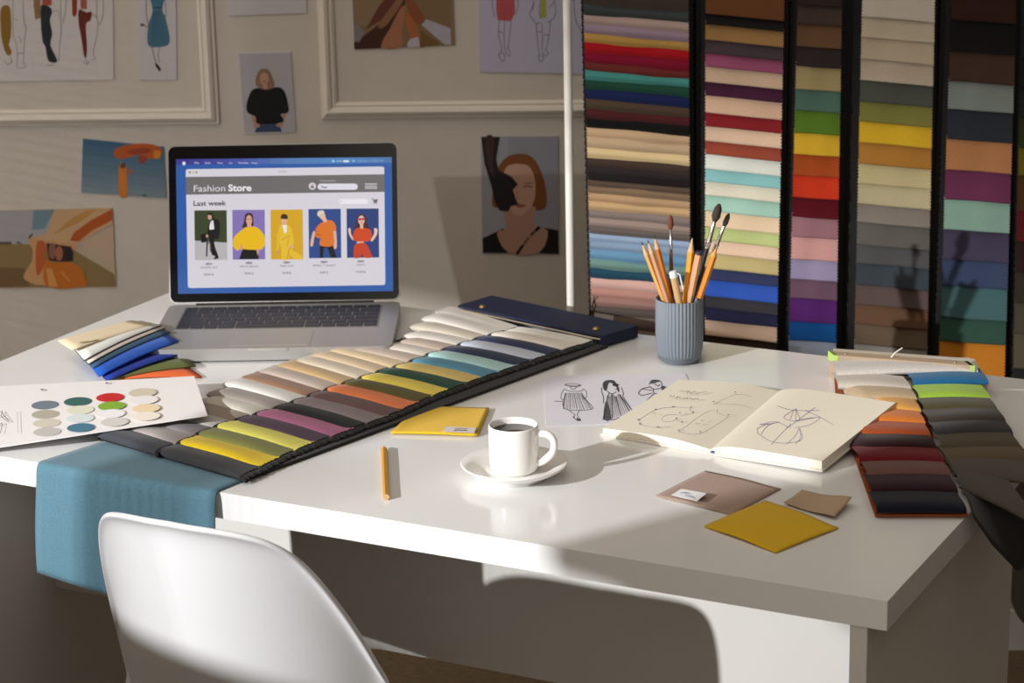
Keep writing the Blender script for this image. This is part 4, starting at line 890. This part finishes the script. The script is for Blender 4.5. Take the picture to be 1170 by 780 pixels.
A, B = inpot((818.5, 283), (799, 340), -.010, -.008); pencil('pencil', A, B, .0046, (218, 138, 40), 'orange pencil leaning right at the right rim of the pot', tip=.012, wood=(220, 160, 90), lead=(210, 150, 80), group=G)
def brush(top, b0, b1, rim, hm, fm, bm_, label, dy=(0, 0), rb=.004, rf=.0022, rh=.0025, rowr=None):
    A = aty(*top, PC.y+dy[0])
    def on(p, t): return aty(*p, PC.y + lerp(dy[0], dy[1], t))
    A_, B = inpot(top, rim, dy[0], dy[1]); root = thing('paint_brush', (B.x, B.y, B.z), label, 'brush', G)
    L = (A_-B); dist = lambda p: (p[1]-top[1])/(rim[1]-top[1])
    R = aty(*rim, PC.y+dy[1])
    P0 = A_.lerp(R, dist(b0)); P1 = A_.lerp(R, dist(b1))
    MB().tube([A_, A_.lerp(P0, .25), A_.lerp(P0, .7), P0], [rb*.35, rb*.85, rb, rf], bm_, 14).build('bristles', root)
    MB().tube([P0, P0.lerp(P1, .7), P0.lerp(P1, .72), P0.lerp(P1, .76), P0.lerp(P1, .78), P1], [rf*.9, rf*1.1, rf*1.35, rf*1.35, rf*1.15, rf*1.25], fm, 14).build('ferrule', root)
    MB().tube([P1, P1.lerp(B, .25), B], [rf*1.1, rh, rh*.8], hm, 14).build('handle', root)
SIL = mat((214, 212, 208), .22, 'plain', 1, .95)
brush((766, 246), (766, 262), (766.5, 284), (767.5, 340), mat((108, 66, 44), .35), SIL, mat((112, 62, 38), .8), 'upright brush with reddish brown flat bristles in the grey pot', (.008, .010), .0042, .0018, .0028)
brush((822, 233), (814.5, 253), (806, 283), (792, 340), mat((36, 32, 36), .3), SIL, mat((58, 44, 38), .8), 'tallest brush, fluffy dark bristles and black handle, leaning right in the pot', (.010, .006), .0058, .0028, .0032)
brush((833, 244), (827.5, 258), (815.5, 287), (795, 340), mat((150, 146, 142), .3), SIL, mat((50, 38, 34), .8), 'slim dark pointed brush furthest right in the grey pot', (.019, .016), .0036, .0024, .0016)
def marker():
    A, B = inpot((768.5, 310), (775, 340), -.022, -.020); d = (A-B).normalized()
    root = thing('marker_pen', (B.x, B.y, B.z), 'kraft coloured marker with white cap and clip at the front of the pot', 'pen', G)
    MB().tube([A - d*.007, B], .0047, mat((206, 168, 116), .6, 'wood'), 18).build('barrel', root)
    MB().tube([A - d*.008, A - d*.001, A], [.0052, .0050, .0042], mat((236, 236, 240), .3), 18).build('cap', root)
    s = V((1, -.2, 0)).normalized()
    MB().tube([A - d*.002 + s*.0045, A - d*.004 + s*.0085, A - d*.024 + s*.0088], .0010, mat((236, 236, 242), .3), 10).build('clip', root)
marker()
# ------------------------------------------------------------------ sample book on the right
def right_book():
    root = thing('fabric_sample_book', at(1040, 510), 'fanned upholstery sample book beside the sketchbook, orange to maroon left, lime to charcoal right', 'swatch book')
    L = [((957, 447), (1041, 451), (196, 188, 178)), ((972, 461), (1047, 462), (186, 164, 132)), ((1004, 475), (1052, 476), (216, 158, 76)), ((992, 489), (1057, 490), (206, 116, 38)), ((974, 504), (1063, 504), (158, 70, 22)),
         ((974, 518), (1070, 519), (52, 19, 22)), ((982, 535), (1079, 535), (116, 9, 22)), ((990, 550), (1086, 549), (122, 86, 80)), ((995, 568), (1094, 567), (54, 27, 37)), ((1001, 589), (1104, 589), (26, 29, 42))]
    R = [((1043, 446), (1129, 441), (34, 102, 148)), ((1050, 462), (1132, 461), (150, 188, 58)), ((1055, 475), (1139, 473), (85, 80, 49)), ((1061, 490), (1149, 487), (67, 57, 50)), ((1069, 504), (1157, 500), (65, 62, 65)),
         ((1076, 520), (1166, 517), (91, 80, 62)), ((1081, 534), (1178, 532), (101, 88, 65)), ((1090, 547), (1190, 558), (90, 83, 75)), ((1097, 561), (1186, 604), (83, 78, 70))]
    zr = lambda t: lerp(TZ+.015, TZ+.004, t)
    back = EY.lerp(V((-.25, .97, 0)), .75).normalized()*.05
    for rows in (L, R):
        n = len(rows)
        for i, (a, b, c) in enumerate(rows):
            z = zr(i/(n-1)); mb = MB(); bk = back*(2.6 if rows is R and i == 8 else 1.7 if rows is R and i == 7 else 1); bk.z = .006
            P, Q = at(*a, z), at(*b, z)
            shingle(mb, P, Q, bk, mat(c, .95, 'coarse', .72 if (rows is L and i > 4) or (rows is R and i > 1) else 1, 0, .1), nose=.0105, tipL=(rows is L and 0 < i < 6), tip0=.15, dropR=.15 if rows is L else .3, lining=False, pinkL=.0004, pinkR=.0004, sag=.0012)  # nearer rows carry the shade in a darker base colour
            mb.build('swatch', root)
    # full-width top swatch
    mb = MB(); z = TZ+.019; bk = back.copy(); bk.z = .006
    P = at(955, 433.5, z); Q = at(1117, 429, z)
    shingle(mb, P, Q, bk, mat((206, 200, 194), .95, 'coarse'), nose=.010, tipL=False, dropR=.1, lining=False, sag=.002, pinkL=.0003, pinkR=.0003); mb.build('swatch', root)
    # body of stacked leaves under the swatches
    mb = MB(); body = [(951, 452), (957, 420), (1118, 424), (1126, 447), (1046, 455), (1046, 463), (966, 463)]
    mb.prism([at(x, y, TZ+.001) for x, y in [(955, 460), (975, 520), (1000, 590.5), (1106, 590.5), (1066, 505), (1050, 425), (952, 412)]], (0, 0, .003), mat((150, 74, 30), .8)); mb.build('back_cover', root)
    mb = MB(); q = [(968, 461), (1046, 464), (1128, 446), (1113, 420), (952, 408)]
    ps = [at(x, y, TZ+.003) for x, y in q]; mb.prism(ps, (0, 0, .012), mat((196, 184, 164), .9, 'fabric')); mb.build('leaf_stack', root)
    # header bar with rivets, lime ends and a little white loop
    zt = TZ + .033
    fl, frr = at(953, 405.5, zt), at(1113, 417.5, zt); dd = V((-.25, .97, 0)).normalized()*.020
    KR = mat((176, 154, 130), .8, 'paper')
    MB().prism([fl, frr, frr+dd, fl+dd], (0, 0, -.0325), KR).build('header_bar', root, bevel=.001)
    ax = (frr-fl).normalized()
    for p in (fl, frr - ax*.004): MB().prism([p - ax*.001 - dd*.03, p + ax*.005 - dd*.03, p + ax*.005 + dd*1.03, p - ax*.001 + dd*1.03], (0, 0, -.011), mat((178, 206, 110), .7)).build('edge_tape', root)
    for t in (.10, .885): MB().lathe(fl.lerp(frr, t) + dd*.45, [(.0001, .0012), (.0015, .001), (.002, 0)], SIL, 12).build('rivet', root)
    p = fl.lerp(frr, .435) + dd*.5
    MB().tube([p, p + V((.004, .0, .006)), p + V((.0135, 0, .0125))], [.0011, .0008, .0007], mat((236, 230, 220), .5), 8).build('tag_loop', root)
    # last black leaf drooping over the right edge
    mb = MB()
    tp = [at(1096, 555, TZ+.007), at(1125, 563, TZ+.010), at(1188, 590, TZ+.012)]
    bt = [ata(1112, 590, .012), ata(1134, 622, .03), ata(1162, 652, .05), ata(1200, 640, .08)]
    def f(u, v):
        a = tp[0].lerp(tp[1], u/.5) if u < .5 else tp[1].lerp(tp[2], (u-.5)/.5)
        g = u*3; i = min(int(g), 2); b = bt[i].lerp(bt[i+1], g-i); p = a.lerp(b, v); p.z += .006*math.sin(v*math.pi); return p
    mb.grid(f, 18, 8, mat((20, 16, 15), .95, 'coarse')); mb.build('swatch', root, solid=.0014)
right_book()
# ------------------------------------------------------------------ chair
def chair():
    r = EX.copy(); fwd = EY.copy()
    CT = V((-.432, 2.262, .782)) - EX*.050                    # top centre of the backrest (rear side)
    root = thing('shell_chair', (CT.x+fwd.x*.2, CT.y+fwd.y*.2, 0), 'white moulded shell chair pushed towards the front of the desk', 'chair')
    m = mat((213, 213, 214), .32, 'plain', 1, 0, .5)
    prof = [(0, 0), (.008, -.05), (.020, -.12), (.034, -.20), (.054, -.28), (.08, -.335), (.12, -.362), (.17, -.372), (.24, -.366), (.30, -.358), (.325, -.362), (.34, -.375)]   # forward, down
    pc = cat(prof, 5, False); N = len(pc)-1
    acc = [0]
    for p, q in zip(pc, pc[1:]): acc.append(acc[-1] + math.hypot(q[0]-p[0], q[1]-p[1]))
    tot = acc[-1]
    def along(s):
        s = min(max(s, 0), tot)
        for k in range(N):
            if acc[k+1] >= s:
                t = (s-acc[k])/(acc[k+1]-acc[k]); return lerp(pc[k][0], pc[k+1][0], t), lerp(pc[k][1], pc[k+1][1], t)
        return pc[-1]
    dt = [(0, 0), (15, .003), (25, .009), (33, .021), (40, .046), (46, .085), (52, .130), (58, .185), (62, .23)]
    def dropf(d):
        for (d0, h0), (d1, h1) in zip(dt, dt[1:]):
            if d <= d1: return lerp(h0, h1, (d-d0)/(d1-d0))
        return dt[-1][1]
    RR = .195
    def f(u, v):
        x = 2*u-1; ax = abs(x); deg = 60*ax; ph = math.radians(deg)
        drop = sum(dropf(max(0, min(62, deg+o))) for o in (-4, -2, 0, 2, 4))/5
        c = max(0, (ax-.55)/.45); dropb = .05*(1-math.sqrt(max(0, 1-c*c)))
        s = lerp(drop, tot-dropb, v)
        fo, z = along(s)
        k = 1 if z > -.26 else max(.25, 1-(abs(z)-.26)*6)
        w = RR*math.sin(ph)*(1 if x > 0 else -1); wrap = RR*(1-math.cos(ph))*k
        if k < 1: w = lerp(RR*1.05*x*.9, w, k)
        de = min(s-drop, RR*math.radians(60-deg)); fl = .009*math.exp(-max(de, 0)/.008)
        up = .03*ax**2.5*(1-k)
        return CT + r*(w + fl*math.sin(ph)*(1 if x > 0 else -1)) + fwd*(fo + wrap - fl*math.cos(ph)) + V((0, 0, z + up))
    mb = MB(); us = 64; vs = 60
    mb.grid(lambda u, v: f(u, v**1.35), us, vs, m)
    sh = mb.build('seat_shell', root); md = sh.modifiers.new('solid', 'SOLIDIFY'); md.thickness = .0065; md.offset = 0
    md = sh.modifiers.new('sub', 'SUBSURF'); md.levels = 1; md.render_levels = 1
    wood = mat((190, 150, 104), .5, 'wood')
    c = CT + fwd*.2
    for sx, sy in ((-1, -1), (1, -1), (-1, 1), (1, 1)):
        MB().tube([c + r*(.07*sx) + fwd*(.07*sy) + V((0, 0, .408-.785)), c + r*(.15*sx) + fwd*(.15*sy) + V((0, 0, -.785))], [.013, .009], wood, 14).build('leg', root)
    mb = MB()
    for sx in (-1, 1): mb.tube([c + r*(.08*sx) + fwd*.08 + V((0, 0, .395-.785)), c + r*(-.13*sx) - fwd*.13 + V((0, 0, .12-.785))], .003, mat((30, 30, 30), .4, 'plain', 1, .5), 8)
    mb.build('brace', root)
chair()
# dark garment cover hanging from the rack, its rounded lower corner seen past the desk's end
mb = MB(); YG = 3.46
a = aty(1155, 690, YG); b = aty(1168, 726, YG); x0, x1, zb, zt = a.x, a.x+.34, b.z, 1.345
out = []
for k in range(9): t = math.pi + k*math.pi/16; out.append((x0+.07+.07*math.cos(t), zb+.07+.07*math.sin(t)))
for k in range(9): t = 1.5*math.pi + k*math.pi/16; out.append((x1-.07+.07*math.cos(t), zb+.07+.07*math.sin(t)))
out += [(x1, zt-.06), (x1-.15, zt), (x0+.15, zt), (x0, zt-.06)]
mb.prism([V((x, YG, z)) for x, z in out], (0, .035, 0), mat((74, 67, 59), .85, 'fabric'))
tag(mb.build('garment_cover', bevel=.012), 'dark grey hanging garment cover at the right edge, seen past the desk end', 'garment cover')
